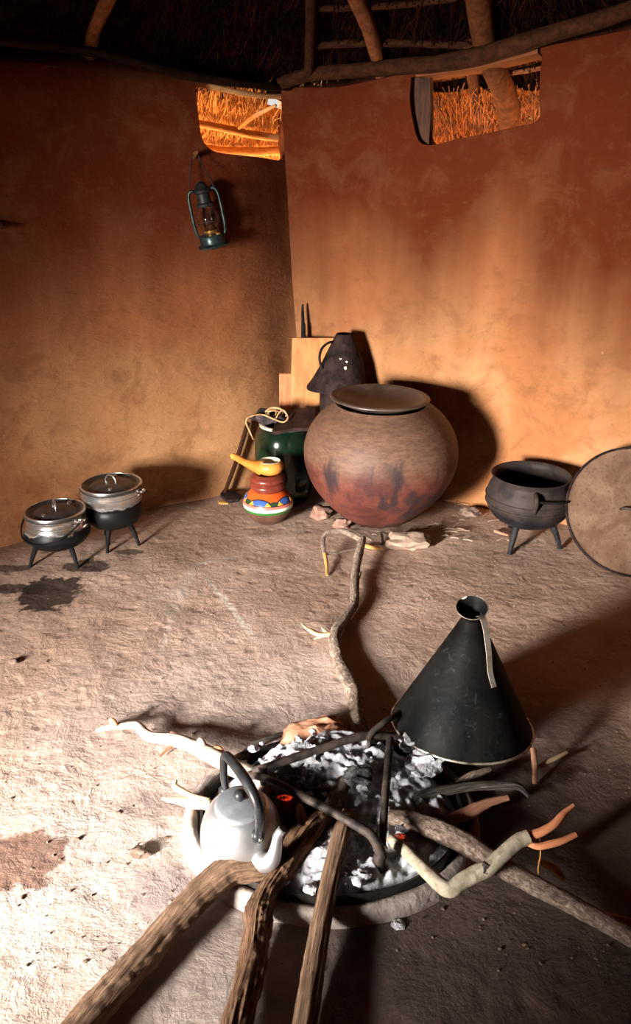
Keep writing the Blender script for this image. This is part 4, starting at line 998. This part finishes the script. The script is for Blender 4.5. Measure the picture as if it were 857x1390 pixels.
obj('stem', sticks([(545, 1149, .062, 8), (556, 1160, .066, 8.5), (572, 1176, .070, 9), (590, 1194, .072, 10), (610, 1207, .074, 11), (628, 1196, .084, 11), (646, 1186, .094, 11), (664, 1178, .104, 10.5), (684, 1160, .118, 10.5), (704, 1142, .130, 10.5), (718, 1136, .136, 9.5)], .07, 16, 50, 5), M['bark_pale'], pb, sharp=70)
obj('charred_tip', sticks([(530, 1140, .050, 7), (537, 1145, .056, 8), (545, 1150, .062, 7)], .08, 14, 50, 6), M['bark_pale'], pb, sharp=70)
obj('side_stub', sticks([(610, 1204, .074, 6), (617, 1214, .066, 4)], .1, 8), M['bark_pale'], pb)
obj('knot', sticks([(658, 1184, .102, 7), (661, 1172, .118, 6)], .1, 8), M['char_wood'], pb)
obj('prong', sticks([(717, 1135, .136, 6.5), (733, 1130, .142, 6), (750, 1121, .150, 5.6), (762, 1109, .158, 5), (768, 1102, .162, 3.8), (779, 1093, .168, 2.6)], .05, 12, 50, 7), M['peeled_orange'], pb, label='upper orange peeled prong', sharp=70)
obj('prong', sticks([(716, 1144, .126, 4), (730, 1149, .126, 4.6), (746, 1146, .130, 5), (764, 1141, .134, 4.4), (782, 1133, .138, 3.8)], .08, 12, 50, 8), M['peeled_orange'], pb, label='lower orange peeled prong', sharp=70)
obj('bark_strip', sticks([(733, 1138, .13, 1.1), (734, 1160, .10, 1.0), (731, 1180, .07, .9), (733, 1206, .045, .7)], .1, 6), M['peeled_tan'], pb, label='hanging thread of bark', sharp=70)
wood([(560, 1085, .060, 6), (580, 1078, .066, 7.5), (610, 1072, .070, 7.5), (645, 1067, .072, 7), (680, 1066, .070, 7), (704, 1068, .064, 6), (718, 1081, .046, 3)], 'char_wood', 'split grey charred stick lying in front of the tin cone', .14, 14, 17., .8)
wood([(598, 1116, .040, 8), (625, 1108, .048, 10.5), (648, 1097, .054, 9), (668, 1088, .060, 6), (690, 1083, .062, 4)], 'redbark', 'short reddish brown chunk of wood below the split grey stick', .20, 12, 19., .7)
wood([(618, 1066, .050, 4), (634, 1056, .054, 5.5), (652, 1049, .058, 5), (666, 1044, .060, 3)], 'bark_grey', 'small grey stick end just under the rim of the tin cone', .15, 10, 23.)
wood([(724, 1016, .060, 3.6), (726, 1036, .040, 3.8), (726, 1052, .020, 3.4), (726, 1064, .002, 2.4)], 'redbark', 'short upright reddish stick at the right foot of the tin cone', .12, 10, 29.)
wood([(732, 1041, .020, 2.6), (744, 1034, .024, 3), (757, 1028, .026, 3), (770, 1021, .026, 2)], 'peeled', 'small pale twig right of the upright reddish stick', .14, 10, 31.)
wood([(730, 1168, .026, 2.5), (742, 1174, .026, 5), (754, 1181, .024, 6), (766, 1194, .020, 4)], 'peeled_tan', 'small orange-brown wood chip beside the long grey-brown log', .18, 10, 37.)
wood([(806, 1237, .014, 3), (826, 1243, .014, 4), (850, 1249, .014, 4), (880, 1257, .014, 3.5)], 'peeled_tan', 'thin tan stick at the right edge of the photo', .14, 10, 41.)
# white branch at the left
wb = thing('bleached_branch', 'bleached white crooked branch lying across the floor behind the kettle', 'branch', F(240, 1010))
obj('stem', sticks([(130, 992, .010, 2.5), (148, 987, .018, 4), (170, 985, .024, 5), (186, 985, .030, 6), (198, 997, .026, 7.5), (214, 1002, .028, 7.5), (236, 1004, .034, 8.5), (262, 1013, .040, 10), (288, 1026, .046, 11), (315, 1040, .052, 12), (345, 1056, .058, 13), (364, 1072, .060, 11)], .10, 14, 40, 9), M['peeled_white'], wb, sharp=70)
for i, (a, mt) in enumerate(((((158, 985, .03, 3.2), (153, 979, .042, 4), (149, 976, .046, 2.5)), 'peeled_orange'), (((228, 1003, .036, 4), (234, 996, .044, 3.4), (242, 999, .044, 2)), 'redbark'), (((278, 1018, .050, 5), (274, 1008, .062, 5.5), (270, 1003, .068, 4)), 'peeled_white'), (((284, 1019, .054, 4), (296, 1018, .058, 5.5), (304, 1022, .058, 3)), 'peeled_orange'), (((234, 1012, .024, 1.8), (224, 1020, .010, 1.6), (217, 1027, .003, 1)), 'pole'))):
    obj('twig_stub' if i < 4 else 'twig', sticks(a, .15, 8, 60, i), M[mt], wb, sharp=70)
fk = thing('forked_stick', 'short forked pale stick poking out of the hearth left of the kettle', 'stick', F(255, 1088))
obj('lower_prong', sticks([(286, 1093, .050, 7), (264, 1091, .046, 7.5), (245, 1087, .040, 5.5), (232, 1086, .034, 4), (220, 1084, .030, 2)], .16, 12, 50, 3), M['peeled'], fk, sharp=70)
obj('upper_prong', sticks([(284, 1088, .056, 5), (262, 1081, .060, 4), (246, 1073, .064, 4.2), (237, 1067, .066, 4.4), (239, 1058, .076, 2)], .12, 12, 50, 4), M['peeled'], fk, sharp=70)
# torn bark slab behind the ash
bk = bmesh.new()
outline = [(379, 1012), (385, 990), (400, 984), (420, 983), (440, 978), (462, 977), (467, 985), (452, 990), (462, 993), (480, 996), (478, 1006), (470, 1016), (458, 1013), (440, 1015), (428, 1004), (410, 1006), (395, 1010)]
n_ = len(outline); cen = (428, 996); lay = []
for k, (s_, zz) in enumerate(((1.0, .030), (1.0, .052), (.8, .072), (.45, .084))):
    ring = []
    for (a, b) in outline:
        p = F(cen[0] + (a - cen[0]) * s_, cen[1] + (b - cen[1]) * s_, .05); ring.append(bk.verts.new((p.x, p.y, zz + .012 * mnoise.noise(p * 22))))
    lay.append(ring)
for A, B in zip(lay, lay[1:]):
    for k in range(n_): bk.faces.new((A[k], A[(k + 1) % n_], B[(k + 1) % n_], B[k]))
bk.faces.new(lay[0][::-1]); bk.faces.new(lay[-1])
uvl = bk.loops.layers.uv.verify()
for f in bk.faces:
    for lp in f.loops: lp[uvl].uv = (lp.vert.co.y * 3, lp.vert.co.x)
bmesh.ops.triangulate(bk, faces=list(bk.faces)); bmesh.ops.subdivide_edges(bk, edges=list(bk.edges), cuts=2, use_grid_fill=True)
for v in bk.verts: v.co.z += .010 * mnoise.noise(V((v.co.x * 18, v.co.y * 70, 0)))
single('bark_slab', bk, M['redbark'], 'torn slab of reddish bark lying behind the ash, left of the crooked branch', 'bark')
wood([(330, 1022, .045, 3), (346, 1010, .050, 4), (364, 1003, .052, 3.5), (384, 996, .050, 3)], 'char_wood', 'thin charred stick end behind the kettle handle, beside the bark slab', .14, 10, 43.)
wood([(412, 1118, .050, 7), (409, 1106, .074, 7), (407, 1096, .090, 5), (405, 1091, .096, 2)], 'peeled', 'small upright pale splintered chip between kettle and logs', .22, 10, 47.)
wood([(388, 1160, .06, 8), (391, 1145, .078, 8.5), (398, 1132, .09, 8), (408, 1122, .095, 6)], 'bark_dark', 'short broken chunk of wood wedged beside the kettle spout', .22, 12, 53.)
wood([(372, 1168, .07, 4), (377, 1162, .085, 5), (380, 1156, .09, 3)], 'peeled_orange', 'tiny orange wood chip under the kettle spout', .2, 8, 59.)

# ------------------------------------------------------------------ litter on the floor
rr = random.Random(21); st_ = bmesh.new()
for (px, py, n, w) in ((596, 722, 16, 34), (636, 704, 6, 26), (520, 738, 12, 22), (690, 735, 4, 20), (640, 690, 4, 30)):
    for _ in range(n):
        p = F(px + rr.gauss(0, w * .6), py + rr.gauss(0, 7)); a = rr.gauss(.2, .6); L = rr.uniform(.02, .09); d = V((math.cos(a), math.sin(a), 0)) * L
        tube(st_, [p + V((0, 0, .004)), p + d * .5 + V((0, 0, .008)), p + d + V((0, 0, .005))], rr.uniform(.0012, .003), segs=5, sub=2)
o = single('straw_litter', st_, M['stone_flat'], 'loose straw and chaff on the floor around the foot of the huge clay pot', 'straw'); o['kind'] = 'stuff'
sm = bmesh.new(); tube(sm, [F(519, 738, .004), F(519, 730, .02), F(518, 722, .04)], [.006, .007, .006], segs=8, rough=.15)
single('stick_end', sm, M['bark_grey'], 'little grey stick end standing at the front foot of the huge clay pot', 'stick')
for (a, lab, m, r) in (((672, 721, 690, 727), 'short twig with white tip left of the iron cauldron leg', 'redbark', 2.2), ((492, 741, 520, 745), 'orange bit of wood by the hook of the crooked branch', 'peeled_tan', 3.2)):
    single('twig', tube(bmesh.new(), [F(a[0], a[1], .008), F((a[0] + a[2]) / 2, (a[1] + a[3]) / 2, .012), F(a[2], a[3], .006)], [PX(r, F(a[0], a[1])), PX(r * .8, F(a[0], a[1])), PX(r * .6, F(a[0], a[1]))], segs=8, rough=.15), M[m], lab, 'twig')
cr = bmesh.new()
for _ in range(420):
    px, py = rr.uniform(0, 857), rr.uniform(740, 1330); p = F(px, py)
    if ((px - 450) / 215) ** 2 + ((py - 1127) / 140) ** 2 < 1: continue
    sz = rr.uniform(.0015, .004) if rr.random() < .93 else rr.uniform(.004, .007)
    b2 = rock((p.x, p.y, floor_h(p.x, p.y) - sz * .4), sz, (1.2, .9, .7), rr.random() * 50, .35, 1); me = bpy.data.meshes.new('t'); b2.to_mesh(me); b2.free(); cr.from_mesh(me); bpy.data.meshes.remove(me)
o = single('floor_crumbs', cr, M['stone_dark'], 'tiny crumbs of earth scattered over the floor', 'crumbs'); o['kind'] = 'stuff'
for (px, py, r, lab) in ((19, 899, .013, 'small brown pebble on the floor at the left edge below the pots'), (190, 1158, .017, 'brown pebble on the whitish floor left of the kettle'), (541, 1256, .011, 'pale chip of stone in front of the hearth kerb')):
    p = F(px, py); single('pebble', rock((p.x, p.y, -.006), r, (1.3, 1, .6), px * .1, .3), M['stone_dark' if px < 500 else 'clod'], lab, 'pebble')

# ------------------------------------------------------------------ light: the doorway to the left behind the camera, sun outside on the far side
def area(name, loc, aim, sx, sy, power, color, spread=180):
    L = bpy.data.lights.new(name, 'AREA'); L.shape = 'RECTANGLE'; L.size = sx; L.size_y = sy; L.energy = power; L.color = color; L.spread = math.radians(spread)
    o = bpy.data.objects.new(name, L); COL.objects.link(o); o.location = loc
    o.rotation_euler = (V(aim) - V(loc)).to_track_quat('-Z', 'Y').to_euler(); return o
area('doorway_daylight', (-2.62, -.98, 1.00), (.85, 2.9, -.22), .62, .95, 168, (1.0, .94, .88), 66)
S = bpy.data.lights.new('sun', 'SUN'); S.energy = 75; S.color = (1, .80, .55); S.angle = math.radians(1)
so = bpy.data.objects.new('sun', S); COL.objects.link(so); so.location = (0, 6, 6); so.rotation_euler = V((.77, -.64, -.62)).to_track_quat('-Z', 'Y').to_euler()
W = bpy.data.worlds.new('sky'); scene.world = W; W.use_nodes = True
bg = W.node_tree.nodes['Background']; bg.inputs[0].default_value = (1, .97, .92, 1); bg.inputs[1].default_value = .75

# ------------------------------------------------------------------ camera
cam = bpy.data.cameras.new('camera'); co = bpy.data.objects.new('camera', cam); COL.objects.link(co)
co.location = CAM; co.rotation_euler = (PI / 2 - PITCH, 0, 0)
cam.sensor_fit = 'VERTICAL'; cam.sensor_height = 36; cam.sensor_width = 36; cam.lens = FPX * 36 / 1390; cam.shift_y = -45 / 1390; cam.clip_start = .02
scene.camera = co
vs = scene.view_settings; vs.view_transform = 'Standard'; vs.look = 'None'; vs.exposure = 0; vs.gamma = 1; vs.use_curve_mapping = False
scene.cycles.use_denoising = True; scene.cycles.max_bounces = 8; scene.cycles.diffuse_bounces = 4; scene.cycles.sample_clamp_indirect = 6
